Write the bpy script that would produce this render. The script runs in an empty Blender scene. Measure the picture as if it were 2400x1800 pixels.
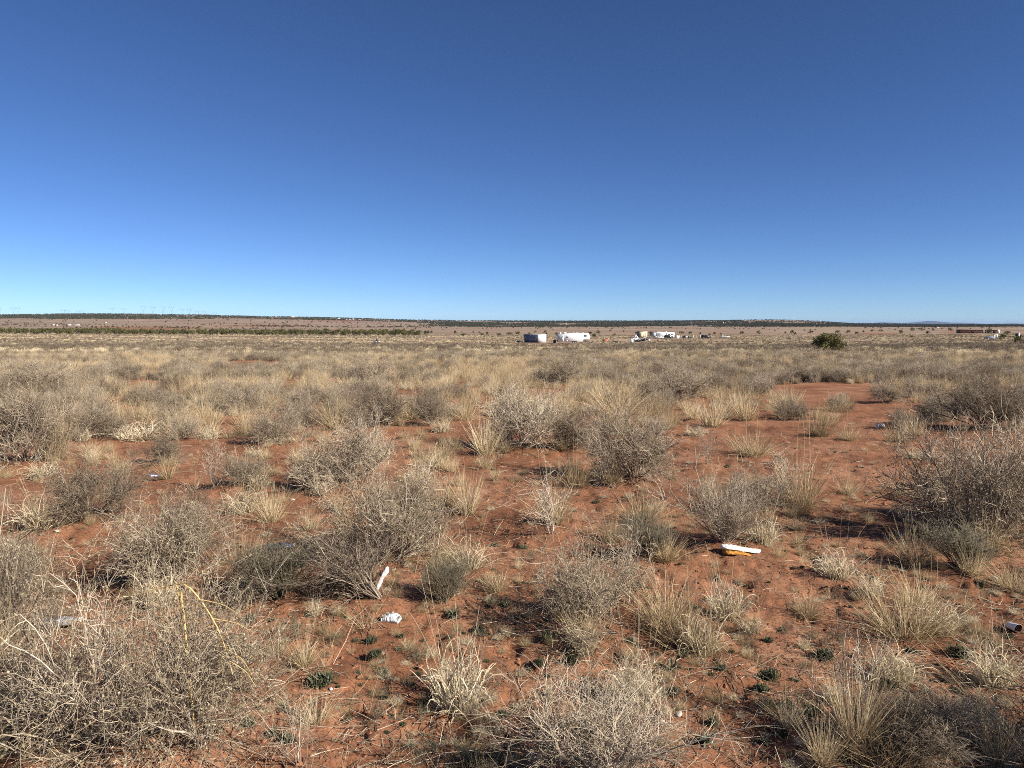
import bpy, math
import numpy as np
from mathutils import Vector

SC = bpy.context.scene
COL = SC.collection
rnd = np.random.default_rng(11)

# ------------------------------------------------------------------ camera, sky, sun, exposure
FPX, CX, CY, HORIZON, EYE = 1700.0, 1200.0, 900.0, 762.0, 1.6
PITCH = math.atan((CY - HORIZON) / FPX)
cd = bpy.data.cameras.new('camera')
cd.sensor_width, cd.lens = 36.0, 36.0 * FPX / 2400.0
cd.clip_start, cd.clip_end = 0.05, 120000.0
cam = bpy.data.objects.new('camera', cd)
COL.objects.link(cam)
cam.location = (0, 0, EYE)
cam.rotation_euler = (math.pi / 2 - PITCH, 0, 0)
SC.camera = cam

SUN_AZ, SUN_EL = math.radians(121), math.radians(32)      # clockwise from the view direction (+Y)
world = bpy.data.worlds.new('World')
SC.world = world
world.use_nodes = True
wn = world.node_tree
wn.nodes.clear()
sky = wn.nodes.new('ShaderNodeTexSky')
sky.sky_type = 'NISHITA'
sky.sun_disc = False
sky.sun_elevation, sky.sun_rotation = SUN_EL, SUN_AZ
sky.altitude, sky.air_density, sky.dust_density, sky.ozone_density = 1800.0, 0.7, 0.0, 6.0
hs = wn.nodes.new('ShaderNodeHueSaturation')
hs.inputs['Saturation'].default_value = 1.03
hs.inputs['Hue'].default_value = 0.503
bg = wn.nodes.new('ShaderNodeBackground')
bg.inputs['Strength'].default_value = 0.0615
wo = wn.nodes.new('ShaderNodeOutputWorld')
wn.links.new(sky.outputs[0], hs.inputs['Color'])
gm = wn.nodes.new('ShaderNodeGamma')
gm.inputs['Gamma'].default_value = 1.1
wn.links.new(hs.outputs[0], gm.inputs[0])
wn.links.new(gm.outputs[0], bg.inputs[0])
wn.links.new(bg.outputs[0], wo.inputs[0])

sl = bpy.data.lights.new('sun', 'SUN')
sl.energy, sl.angle, sl.color = 5.0, math.radians(0.53), (1.0, 0.93, 0.82)
sun = bpy.data.objects.new('sun', sl)
COL.objects.link(sun)
TO_SUN = Vector((math.sin(SUN_AZ) * math.cos(SUN_EL), math.cos(SUN_AZ) * math.cos(SUN_EL), math.sin(SUN_EL)))
sun.rotation_euler = TO_SUN.to_track_quat('Z', 'Y').to_euler()
sun.location = TO_SUN * 50

SC.view_settings.view_transform = 'Standard'
SC.view_settings.look = 'None'
SC.view_settings.exposure = 0.68
SC.view_settings.gamma = 1.0
SC.view_settings.use_curve_mapping = False
SC.cycles.use_denoising = False
SC.cycles.max_bounces = 5
SC.cycles.diffuse_bounces = 1
SC.cycles.transmission_bounces = 4
SC.cycles.volume_bounces = 0
SC.cycles.filter_width = 0.95


# ------------------------------------------------------------------ helpers: noise, meshes, tags
def _hash(ix, iy, seed):
    h = (ix * 374761393 + iy * 668265263 + seed * 974634287) & 0xffffffff
    h = ((h ^ (h >> 13)) * 1274126177) & 0xffffffff
    h = ((h ^ (h >> 15)) * 2246822519) & 0xffffffff
    return ((h ^ (h >> 16)) & 0xffffff) / float(0xffffff)


def vnoise(x, y, seed=0):
    x = np.asarray(x, float); y = np.asarray(y, float)
    ix = np.floor(x).astype(np.int64); iy = np.floor(y).astype(np.int64)
    fx = x - ix; fy = y - iy
    fx = fx * fx * (3 - 2 * fx); fy = fy * fy * (3 - 2 * fy)
    a = _hash(ix, iy, seed); b = _hash(ix + 1, iy, seed)
    c = _hash(ix, iy + 1, seed); d = _hash(ix + 1, iy + 1, seed)
    return (a * (1 - fx) + b * fx) * (1 - fy) + (c * (1 - fx) + d * fx) * fy


def fbm(x, y, seed=0, octaves=4):
    s = np.zeros(np.broadcast(x, y).shape); a = 0.5; t = 0
    for k in range(octaves):
        s = s + a * vnoise(x * 2 ** k + 17.3 * k, y * 2 ** k - 9.1 * k, seed + k)
        t += a; a *= 0.5
    return s / t


def sstep(a, b, x):
    t = np.clip((x - a) / (b - a), 0, 1)
    return t * t * (3 - 2 * t)


def norm(v):
    return v / np.maximum(np.linalg.norm(v, axis=-1, keepdims=True), 1e-9)


class Geo:
    def __init__(self):
        self.v, self.q, self.t, self.a, self.n = [], [], [], [], 0

    def add(self, v, quads=None, tris=None, tint=0.5):
        v = np.asarray(v, float).reshape(-1, 3)
        if quads is not None and len(quads): self.q.append(np.asarray(quads).reshape(-1, 4) + self.n)
        if tris is not None and len(tris): self.t.append(np.asarray(tris).reshape(-1, 3) + self.n)
        self.v.append(v)
        self.a.append(np.broadcast_to(np.asarray(tint, float).reshape(-1), (len(v),)).copy() if np.size(tint) in (1, len(v)) else np.zeros(len(v)))
        self.n += len(v)
        return self

    def merge(self, g, off=(0, 0, 0), rot=0.0, s=1.0, tint_add=0.0):
        V = np.concatenate(g.v) * s
        c, sn = math.cos(rot), math.sin(rot)
        V = np.stack([V[:, 0] * c - V[:, 1] * sn, V[:, 0] * sn + V[:, 1] * c, V[:, 2]], 1) + np.asarray(off)
        self.add(V, np.concatenate(g.q) if g.q else None, np.concatenate(g.t) if g.t else None, np.concatenate(g.a) + tint_add)

    def verts(self):
        return np.concatenate(self.v)

    def mesh(self, name, mat, smooth=False):
        V = np.concatenate(self.v).astype(np.float32)
        Q = np.concatenate(self.q) if self.q else np.zeros((0, 4), int)
        T = np.concatenate(self.t) if self.t else np.zeros((0, 3), int)
        me = bpy.data.meshes.new(name)
        me.vertices.add(len(V)); me.vertices.foreach_set('co', V.ravel())
        loops = np.concatenate([Q.ravel(), T.ravel()]).astype(np.int32)
        me.loops.add(len(loops)); me.loops.foreach_set('vertex_index', loops)
        st = np.concatenate([np.arange(len(Q)) * 4, len(Q) * 4 + np.arange(len(T)) * 3]).astype(np.int32)
        me.polygons.add(len(st)); me.polygons.foreach_set('loop_start', st)
        if smooth: me.polygons.foreach_set('use_smooth', np.ones(len(st), bool))
        at = me.attributes.new('tint', 'FLOAT', 'POINT')
        at.data.foreach_set('value', np.concatenate(self.a).astype(np.float32))
        me.update(calc_edges=True)
        if mat: me.materials.append(mat)
        return me


def tag(o, label=None, cat=None, group=None, kind=None):
    if label: o['label'] = label
    if cat: o['category'] = cat
    if group: o['group'] = group
    if kind: o['kind'] = kind
    return o


def ob(name, me, parent=None, loc=(0, 0, 0), rot=0.0, scale=None):
    o = bpy.data.objects.new(name, me)
    COL.objects.link(o)
    o.location = loc
    o.rotation_euler = (0, 0, rot)
    if scale is not None: o.scale = scale
    if parent: o.parent = parent
    return o


def empty(name, loc, rot=0.0, scale=None):
    o = ob(name, None, None, loc, rot, scale)
    o.empty_display_size = 0.1
    return o


# ------------------------------------------------------------------ helpers: materials
def mat_new(name):
    m = bpy.data.materials.new(name)
    m.use_nodes = True
    nt = m.node_tree
    nt.nodes.clear()
    return m, nt, nt.nodes, nt.links


def ramp(nt, stops):
    r = nt.nodes.new('ShaderNodeValToRGB')
    e = r.color_ramp.elements
    while len(e) < len(stops): e.new(0.5)
    for k, (p, c) in enumerate(stops):
        e[k].position = p
        e[k].color = (*c, 1)
    return r


def plant_mat(name, stops, obj_var=0.25, translucent=0.25, noise=0.15, rough=0.85):
    """colour from each blade's own tint, shifted a little from plant to plant"""
    m, nt, N, L = mat_new(name)
    at = N.new('ShaderNodeAttribute'); at.attribute_name = 'tint'
    oi = N.new('ShaderNodeObjectInfo')
    mu = N.new('ShaderNodeMath'); mu.operation = 'MULTIPLY_ADD'
    L.new(oi.outputs['Random'], mu.inputs[0]); mu.inputs[1].default_value = obj_var; mu.inputs[2].default_value = -obj_var / 2
    ad = N.new('ShaderNodeMath'); ad.operation = 'ADD'; ad.use_clamp = True
    L.new(at.outputs['Fac'], ad.inputs[0]); L.new(mu.outputs[0], ad.inputs[1])
    rp = ramp(nt, stops); L.new(ad.outputs[0], rp.inputs[0])
    tc = N.new('ShaderNodeTexCoord')
    nz = N.new('ShaderNodeTexNoise'); nz.inputs['Scale'].default_value = 40; nz.inputs['Detail'].default_value = 2
    L.new(tc.outputs['Object'], nz.inputs['Vector'])
    hv = N.new('ShaderNodeHueSaturation')
    mv = N.new('ShaderNodeMath'); mv.operation = 'MULTIPLY_ADD'
    L.new(nz.outputs['Fac'], mv.inputs[0]); mv.inputs[1].default_value = 2 * noise; mv.inputs[2].default_value = 1 - noise
    L.new(mv.outputs[0], hv.inputs['Value']); L.new(rp.outputs[0], hv.inputs['Color'])
    d = N.new('ShaderNodeBsdfPrincipled')
    d.inputs['Roughness'].default_value = rough; d.inputs['Specular IOR Level'].default_value = 0.25
    L.new(hv.outputs[0], d.inputs['Base Color'])
    out = N.new('ShaderNodeOutputMaterial')
    if translucent > 0:
        t = N.new('ShaderNodeBsdfTranslucent'); L.new(hv.outputs[0], t.inputs['Color'])
        mx = N.new('ShaderNodeMixShader'); mx.inputs[0].default_value = translucent
        L.new(d.outputs[0], mx.inputs[1]); L.new(t.outputs[0], mx.inputs[2]); L.new(mx.outputs[0], out.inputs[0])
    else:
        L.new(d.outputs[0], out.inputs[0])
    return m


def surf_mat(name, col, rough=0.6, metal=0.0, spec=0.4, var=0.12, vscale=6.0, dirt=None, dirt_amt=0.5, bump=0.0, bscale=40.0, glass=False):
    """plain weathered surface: base colour with uneven fading, optional dust patches and fine relief"""
    m, nt, N, L = mat_new(name)
    tc = N.new('ShaderNodeTexCoord')
    nz = N.new('ShaderNodeTexNoise'); nz.inputs['Scale'].default_value = vscale; nz.inputs['Detail'].default_value = 5
    L.new(tc.outputs['Object'], nz.inputs['Vector'])
    lo = tuple(max(0, c * (1 - var)) for c in col); hi = tuple(min(1, c * (1 + var)) for c in col)
    rp = ramp(nt, [(0.3, lo), (0.7, hi)]); L.new(nz.outputs['Fac'], rp.inputs[0])
    src = rp.outputs[0]
    if dirt:
        n2 = N.new('ShaderNodeTexNoise'); n2.inputs['Scale'].default_value = vscale * 2.3; n2.inputs['Detail'].default_value = 6
        L.new(tc.outputs['Object'], n2.inputs['Vector'])
        r2 = ramp(nt, [(0.5, (0, 0, 0)), (0.72, (dirt_amt,) * 3)]); L.new(n2.outputs['Fac'], r2.inputs[0])
        mx = N.new('ShaderNodeMix'); mx.data_type = 'RGBA'
        L.new(r2.outputs[0], mx.inputs[0]); L.new(src, mx.inputs[6]); mx.inputs[7].default_value = (*dirt, 1)
        src = mx.outputs[2]
    d = N.new('ShaderNodeBsdfPrincipled')
    L.new(src, d.inputs['Base Color'])
    d.inputs['Roughness'].default_value = rough; d.inputs['Metallic'].default_value = metal
    d.inputs['Specular IOR Level'].default_value = spec
    if bump:
        nb = N.new('ShaderNodeTexNoise'); nb.inputs['Scale'].default_value = bscale; nb.inputs['Detail'].default_value = 4
        L.new(tc.outputs['Object'], nb.inputs['Vector'])
        b = N.new('ShaderNodeBump'); b.inputs['Strength'].default_value = bump; b.inputs['Distance'].default_value = 0.01
        L.new(nb.outputs['Fac'], b.inputs['Height']); L.new(b.outputs[0], d.inputs['Normal'])
    out = N.new('ShaderNodeOutputMaterial'); L.new(d.outputs[0], out.inputs[0])
    return m


M = {}
M['twig'] = plant_mat('grey_twigs', [(0.0, (0.088, 0.066, 0.046)), (0.4, (0.24, 0.185, 0.128)), (0.75, (0.45, 0.36, 0.25)), (1.0, (0.78, 0.65, 0.475))], 0.4, 0.0)
M['stem'] = plant_mat('grey_bark', [(0.0, (0.11, 0.083, 0.06)), (0.5, (0.30, 0.24, 0.178)), (1.0, (0.70, 0.60, 0.48))], 0.3, 0.0)
M['leaf'] = plant_mat('pale_shrub_leaves', [(0.0, (0.22, 0.175, 0.095)), (0.5, (0.44, 0.37, 0.225)), (1.0, (0.68, 0.60, 0.40))], 0.2, 0.3)
M['straw'] = plant_mat('straw_blades', [(0.0, (0.19, 0.13, 0.075)), (0.35, (0.48, 0.35, 0.195)), (0.7, (0.74, 0.595, 0.36)), (1.0, (0.93, 0.80, 0.56))], 0.3, 0.3)
M['curl'] = plant_mat('curled_pale_blades', [(0.0, (0.26, 0.195, 0.12)), (0.4, (0.56, 0.455, 0.29)), (1.0, (0.88, 0.77, 0.56))], 0.25, 0.3)
M['fine'] = plant_mat('fine_green_twigs', [(0.0, (0.075, 0.068, 0.042)), (0.5, (0.19, 0.165, 0.11)), (1.0, (0.36, 0.31, 0.22))], 0.25, 0.1)
M['weed'] = plant_mat('weed_leaves', [(0.0, (0.055, 0.062, 0.034)), (0.5, (0.13, 0.138, 0.078)), (1.0, (0.28, 0.28, 0.18))], 0.35, 0.2)
M['brush'] = plant_mat('distant_brush', [(0.0, (0.09, 0.07, 0.05)), (0.3, (0.25, 0.195, 0.138)), (0.5, (0.43, 0.34, 0.225)), (0.7, (0.66, 0.545, 0.33)), (1.0, (0.92, 0.77, 0.50))], 0.16, 0.15)
M['juniper'] = plant_mat('juniper_foliage', [(0.0, (0.03, 0.032, 0.014)), (0.5, (0.115, 0.115, 0.042)), (1.0, (0.27, 0.245, 0.09))], 0.3, 0.15)
M['far_juniper'] = plant_mat('far_juniper_foliage', [(0.0, (0.022, 0.025, 0.012)), (0.5, (0.062, 0.064, 0.03)), (1.0, (0.14, 0.13, 0.06))], 0.3, 0.1)
M['bark'] = plant_mat('juniper_bark', [(0.0, (0.10, 0.07, 0.05)), (1.0, (0.30, 0.24, 0.19))], 0.1, 0.0)
M['yellow'] = plant_mat('yellow_stalk', [(0.0, (0.58, 0.38, 0.11)), (1.0, (0.85, 0.63, 0.27))], 0.0, 0.1)


def soil_mat():
    m, nt, N, L = mat_new('red_soil_and_plain')
    geo = N.new('ShaderNodeNewGeometry')
    at = N.new('ShaderNodeAttribute'); at.attribute_name = 'cover'
    def noise(scale, detail=4, rough=0.55):
        n = N.new('ShaderNodeTexNoise'); n.inputs['Scale'].default_value = scale
        n.inputs['Detail'].default_value = detail; n.inputs['Roughness'].default_value = rough
        L.new(geo.outputs['Position'], n.inputs['Vector']); return n
    n1 = noise(0.9, 5); n2 = noise(9, 6, 0.65); n3 = noise(70, 3, 0.6)
    r1 = ramp(nt, [(0.28, (0.19, 0.082, 0.044)), (0.5, (0.295, 0.134, 0.072)), (0.72, (0.41, 0.218, 0.13))]); L.new(n1.outputs['Fac'], r1.inputs[0])
    r2 = ramp(nt, [(0.25, (0.62,) * 3), (0.5, (1.0,) * 3), (0.78, (1.32,) * 3)]); L.new(n2.outputs['Fac'], r2.inputs[0])
    mm = N.new('ShaderNodeMix'); mm.data_type = 'RGBA'; mm.blend_type = 'MULTIPLY'; mm.inputs[0].default_value = 0.8
    L.new(r1.outputs[0], mm.inputs[6]); L.new(r2.outputs[0], mm.inputs[7])
    r3 = ramp(nt, [(0.34, (0.38,) * 3), (0.50, (1.0,) * 3), (0.62, (1.0,) * 3), (0.75, (1.6,) * 3)]); L.new(n3.outputs['Fac'], r3.inputs[0])
    m3 = N.new('ShaderNodeMix'); m3.data_type = 'RGBA'; m3.blend_type = 'MULTIPLY'; m3.inputs[0].default_value = 0.85
    L.new(mm.outputs[2], m3.inputs[6]); L.new(r3.outputs[0], m3.inputs[7])
    # the far plain: dry grass and brush cover seen as one tan surface
    f1 = noise(0.004, 6, 0.6); f2 = noise(0.05, 6, 0.7)
    rf = ramp(nt, [(0.3, (0.255, 0.165, 0.115)), (0.5, (0.315, 0.225, 0.155)), (0.72, (0.40, 0.305, 0.205))]); L.new(f1.outputs['Fac'], rf.inputs[0])
    rg = ramp(nt, [(0.3, (0.62,) * 3), (0.55, (1.0,) * 3), (0.75, (1.2,) * 3)]); L.new(f2.outputs['Fac'], rg.inputs[0])
    mf = N.new('ShaderNodeMix'); mf.data_type = 'RGBA'; mf.blend_type = 'MULTIPLY'; mf.inputs[0].default_value = 0.8
    L.new(rf.outputs[0], mf.inputs[6]); L.new(rg.outputs[0], mf.inputs[7])
    mx = N.new('ShaderNodeMix'); mx.data_type = 'RGBA'
    L.new(at.outputs['Fac'], mx.inputs[0]); L.new(m3.outputs[2], mx.inputs[6]); L.new(mf.outputs[2], mx.inputs[7])
    d = N.new('ShaderNodeBsdfPrincipled'); d.inputs['Roughness'].default_value = 1.0; d.inputs['Specular IOR Level'].default_value = 0.1
    L.new(mx.outputs[2], d.inputs['Base Color'])
    b1 = N.new('ShaderNodeBump'); b1.inputs['Strength'].default_value = 0.7; b1.inputs['Distance'].default_value = 0.015
    L.new(n2.outputs['Fac'], b1.inputs['Height'])
    n4 = noise(160, 3, 0.7)
    b2 = N.new('ShaderNodeBump'); b2.inputs['Strength'].default_value = 0.8; b2.inputs['Distance'].default_value = 0.004
    L.new(n4.outputs['Fac'], b2.inputs['Height']); L.new(b1.outputs[0], b2.inputs['Normal']); L.new(b2.outputs[0], d.inputs['Normal'])
    out = N.new('ShaderNodeOutputMaterial'); L.new(d.outputs[0], out.inputs[0])
    return m


# ------------------------------------------------------------------ terrain
TC = np.array([-800, 0, 200, 400, 600, 800, 1000, 1200, 1400, 1600, 1800, 1900, 2000, 2200, 2400, 3200], float)
TT = {
    95: [818.6] * 16,
    255: [796, 797, 797, 798, 800, 801, 802, 802, 803, 803, 803, 803, 803, 802, 801, 801],
    450: [784, 784, 785, 786, 787, 787, 787, 787, 787, 788, 788, 788, 787, 786, 785, 785],
    900: [772, 773, 774, 775, 776, 777, 777, 777, 778, 778, 777, 777, 776, 775, 774, 774],
    1500: [765, 765, 765, 766, 768, 769, 770, 770, 771, 771, 770, 770, 770, 769, 768, 768],
    2200: [757, 757, 756, 757, 761, 764, 766, 767, 768, 768, 767, 767, 767, 766, 765, 765],
    3000: [747, 747, 745, 746, 751, 756, 760, 763, 763, 762, 758, 760, 764, 764, 763.5, 763],
    3800: [739, 739, 738, 739, 743, 748, 754, 756, 756, 755, 749, 752, 760, 762, 762.5, 762.5],
    4500: [737, 737, 735.5, 736, 740.5, 745, 750, 752, 752, 751, 754, 756, 758, 760.5, 762, 762],
    5600: [768] * 16, 9000: [766] * 16, 20000: [764] * 16, 80000: [762.5] * 16}
_ly = np.linspace(math.log(60), math.log(80000), 240)
_ky = np.array(sorted(TT), float)
_kz = np.array([[EYE - (yy - HORIZON) * k / FPX for yy in TT[int(k)]] for k in _ky])
_kk = np.concatenate([[60.0], _ky]); _kz = np.concatenate([[[-0.0165 * 60] * 16], _kz])
_grid = np.stack([np.interp(_ly, np.log(_kk), _kz[:, j]) for j in range(16)], 1)
_gs = _grid.copy()
for _ in range(3):
    _gs[1:-1] = (_gs[:-2] + 2 * _gs[1:-1] + _gs[2:]) / 4
_grid = _gs
MOUNDS = []            # (x, y, radius, height): soil heaped round the bigger plants


def base_z(x, y):
    x = np.asarray(x, float); y = np.asarray(y, float)
    r = np.hypot(x, y)
    az = np.clip(np.arctan2(x, y), -math.radians(50), math.radians(50))
    Y = r * np.cos(az)
    cx = CX + FPX * np.tan(az)
    near = -0.0165 * Y
    lt = np.clip((np.log(np.maximum(Y, 60)) - _ly[0]) / (_ly[1] - _ly[0]), 0, len(_ly) - 1.001)
    i = lt.astype(int); f = lt - i
    ci = np.clip(np.searchsorted(TC, cx) - 1, 0, 14)
    g = np.clip((cx - TC[ci]) / (TC[ci + 1] - TC[ci]), 0, 1)
    far = (_grid[i, ci] * (1 - g) + _grid[i, ci + 1] * g) * (1 - f) + (_grid[i + 1, ci] * (1 - g) + _grid[i + 1, ci + 1] * g) * f
    z = np.where(Y < 60, near, far)
    z = z + 0.22 * (fbm(x / 14, y / 14, 3) - 0.5) * sstep(4, 40, r)
    z = z + 0.05 * (fbm(x / 1.7, y / 1.7, 5, 3) - 0.5) * sstep(0.5, 4, r) * (1 - sstep(200, 500, r))
    z = z + 6.0 * (fbm(x / 260, y / 260, 8) - 0.5) * sstep(1200, 3500, r) * (1 - sstep(9000, 15000, r))
    return z


def micro_z(x, y):
    r = np.hypot(x, y)
    k = 1 - sstep(14, 30, r)
    d = 0.024 * (fbm(x / 0.11, y / 0.11, 21, 4) - 0.5)
    wx = x + 0.05 * (vnoise(x / 0.07, y / 0.07, 33) - 0.5); wy = y + 0.05 * (vnoise(x / 0.07, y / 0.07, 35) - 0.5)
    d = d - 0.020 * sstep(0.66, 0.80, vnoise(wx / 0.10 + 3, wy / 0.10, 31)) - 0.03 * sstep(0.76, 0.9, vnoise(wx / 0.24, wy / 0.24 + 7, 37))
    d = d + 0.018 * (fbm(x / 0.045, y / 0.045, 41, 2) - 0.5)
    return d * k


def ground_z(x, y):
    z = base_z(x, y)
    for mx, my, mr, mh in MOUNDS:
        z = z + mh * np.exp(-((x - mx) ** 2 + (y - my) ** 2) / (mr * mr))
    return z


def ray(px, py):
    u, v = (px - CX) / FPX, (CY - py) / FPX
    c, s = math.cos(PITCH), math.sin(PITCH)
    return np.array([u, c + v * s, -s + v * c])


def at(px, py):
    """the point of the terrain that shows at a pixel of the photograph"""
    d = ray(px, py); d = d / d[1]
    ts = np.exp(np.linspace(math.log(1.0), math.log(6000), 900))
    h = EYE + d[2] * ts - base_z(d[0] * ts, ts)
    k = np.argmax(h < 0) if (h < 0).any() else len(ts) - 1
    a, b = ts[max(k - 1, 0)], ts[k]
    for _ in range(30):
        m = (a + b) / 2
        if EYE + d[2] * m - base_z(d[0] * m, m) < 0: b = m
        else: a = m
    return np.array([d[0] * b, b, float(base_z(d[0] * b, b))])


def on(px, Y):
    """the terrain point in a pixel column at depth Y"""
    x = (px - CX) / FPX * Y
    return np.array([x, Y, float(base_z(x, Y))])


def to_px(x, y, z):
    c, s = math.cos(PITCH), math.sin(PITCH)
    dz = z - EYE
    fw = y * c - dz * s; up = y * s + dz * c
    return CX + FPX * x / fw, CY - FPX * up / fw


# ------------------------------------------------------------------ plant builders
def grow(p, d, L, K, g, wob, R):
    N = len(p); P = np.zeros((N, K + 1, 3)); P[:, 0] = p; d = norm(d)
    st = (np.asarray(L) / K)[:, None]
    for k in range(K):
        d = norm(d + R.normal(0, wob, (N, 3)) + np.array([0, 0, g]))
        P[:, k + 1] = P[:, k] + d * st
    return P


def tubes(geo, P, R0, tint, taper=0.45, sides=3):
    N, K1, _ = P.shape
    T = np.zeros_like(P); T[:, 1:-1] = P[:, 2:] - P[:, :-2]; T[:, 0] = P[:, 1] - P[:, 0]; T[:, -1] = P[:, -1] - P[:, -2]
    T = norm(T)
    ref = np.where(np.abs(T[..., 2:3]) > 0.9, np.array([1.0, 0, 0]), np.array([0, 0, 1.0]))
    U = norm(np.cross(T, ref)); W = np.cross(T, U)
    rad = np.asarray(R0)[:, None] * np.linspace(1, taper, K1)[None]
    an = np.arange(sides) * 2 * math.pi / sides
    V = P[:, :, None] + rad[:, :, None, None] * (np.cos(an)[None, None, :, None] * U[:, :, None] + np.sin(an)[None, None, :, None] * W[:, :, None])
    idx = np.arange(N * K1 * sides).reshape(N, K1, sides)
    a = idx[:, :-1]; b = idx[:, 1:]
    q = np.stack([a, np.roll(a, -1, 2), np.roll(b, -1, 2), b], -1)
    tn = np.broadcast_to(np.asarray(tint).reshape(-1, 1, 1), (N, K1, sides)).ravel() if np.size(tint) == N else tint
    geo.add(V, q, None, tn)


def ribbons(geo, P, W0, tint, R, tip=0.15, roll=None):
    N, K1, _ = P.shape
    T = np.zeros_like(P); T[:, :-1] = P[:, 1:] - P[:, :-1]; T[:, -1] = T[:, -2]
    T = norm(T)
    rv = norm(R.normal(0, 1, (N, 3)))[:, None]
    Sd = norm(np.cross(T, np.broadcast_to(rv, T.shape)))
    prof = np.minimum(1, np.linspace(0, 1, K1) * 3 + 0.6) * (1 - (1 - tip) * np.linspace(0, 1, K1) ** 2)
    w = np.asarray(W0)[:, None] * prof[None] * 0.5
    V = np.stack([P - Sd * w[..., None], P + Sd * w[..., None]], 2)
    idx = np.arange(N * K1 * 2).reshape(N, K1, 2)
    q = np.stack([idx[:, :-1, 0], idx[:, :-1, 1], idx[:, 1:, 1], idx[:, 1:, 0]], -1)
    tn = np.broadcast_to(np.asarray(tint).reshape(-1, 1, 1), (N, K1, 2)).ravel()
    geo.add(V, q, None, tn)


def fork(P, n, tmin, tmax, amin, amax, R):
    N, K1, _ = P.shape; K = K1 - 1
    t = R.uniform(tmin, tmax, (N, n)) * K
    i = np.minimum(t.astype(int), K - 1); f = (t - i)[..., None]
    r = np.arange(N)[:, None]
    p = P[r, i] * (1 - f) + P[r, i + 1] * f
    T = norm(P[r, i + 1] - P[r, i])
    pr = norm(np.cross(T, R.normal(0, 1, T.shape)))
    a = R.uniform(amin, amax, (N, n))[..., None]
    return p.reshape(-1, 3), (np.cos(a) * T + np.sin(a) * pr).reshape(-1, 3), (t / K).ravel()


def make_shrub(seed, H=0.6, n0=14, n1=6, n2=8, n3=2, spread=1.0, up=0.10, wob=0.16, thick=1.0, leaves=0, lean=(0, 0, 0), l0=0.62, tb=0.5, fine=1.0, lmax=0.011):
    """branching shrub: stems > branches > twigs; returns the stems, the twigs and the leaves"""
    R = np.random.default_rng(seed)
    az = R.uniform(0, 2 * math.pi, n0); el = spread * np.sqrt(R.uniform(0.02, 1, n0)) * 1.15
    d = np.stack([np.sin(el) * np.cos(az), np.sin(el) * np.sin(az), np.cos(el)], 1) + np.asarray(lean)
    b = np.stack([0.05 * H * np.cos(az), 0.05 * H * np.sin(az), np.full(n0, -0.02)], 1) * R.uniform(0.3, 1.6, (n0, 1))
    asym = 1 + 0.25 * np.cos(az - R.uniform(0, 6.3))
    P0 = grow(b, d, H * l0 * R.uniform(0.45, 1.3, n0) * asym, 5, up, wob * 1.15, R)
    stems, twigs, lv = Geo(), Geo(), Geo()
    tubes(stems, P0, 0.0055 * thick * R.uniform(0.7, 1.3, n0), np.clip(R.normal(tb - 0.1, 0.18, n0), 0, 1), 0.5, 4)
    p, dd, t = fork(P0, n1, 0.22, 1.0, 0.3, 0.85, R)
    P1 = grow(p, dd, H * 0.44 * R.uniform(0.35, 1.5, len(p)) * (1.1 - 0.35 * t), 4, up * 1.2, wob * 1.2, R)
    tubes(stems, P1, 0.0030 * thick * R.uniform(0.7, 1.2, len(p)), np.clip(R.normal(tb, 0.18, len(p)), 0, 1), 0.5)
    p, dd, t = fork(P1, n2, 0.18, 1.0, 0.35, 1.0, R)
    P2 = grow(p, dd, H * 0.26 * R.uniform(0.4, 1.3, len(p)), 3, up * 0.8, wob * 1.5, R)
    tubes(twigs, P2, 0.0017 * thick * fine * R.uniform(0.7, 1.25, len(p)), np.clip(R.normal(tb, 0.2, len(p)), 0, 1), 0.5)
    tips = P2
    if n3:
        p, dd, t = fork(P2, n3, 0.25, 1.0, 0.4, 1.1, R)
        P3 = grow(p, dd, H * 0.13 * R.uniform(0.4, 1.3, len(p)), 2, up * 0.5, wob * 1.5, R)
        tubes(twigs, P3, 0.00125 * thick * fine * R.uniform(0.7, 1.3, len(p)), np.clip(R.normal(tb + 0.1, 0.2, len(p)), 0, 1), 0.6)
        tips = P3
    if leaves:
        k = R.integers(0, len(tips), leaves); s = R.integers(0, tips.shape[1] - 1, leaves); f = R.uniform(0, 1, (leaves, 1))
        c = tips[k, s] * (1 - f) + tips[k, s + 1] * f
        a = norm(R.normal(0, 1, (leaves, 3)) + np.array([0, 0, 0.5])); n = norm(np.cross(a, R.normal(0, 1, (leaves, 3))))
        L = R.uniform(0.005, lmax, (leaves, 1)); w = L * R.uniform(0.22, 0.4, (leaves, 1)); up_ = np.cross(a, n)
        V = np.stack([c, c + a * L * 0.5 + n * w + up_ * w * 0.5, c + a * L, c + a * L * 0.5 - n * w + up_ * w * 0.5], 1)
        q = np.arange(leaves * 4).reshape(-1, 4)
        lv.add(V, np.concatenate([q[:, [0, 1, 2, 3]]]), None, np.repeat(np.clip(R.normal(0.55, 0.25, leaves), 0, 1), 4))
    return stems, twigs, lv


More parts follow.
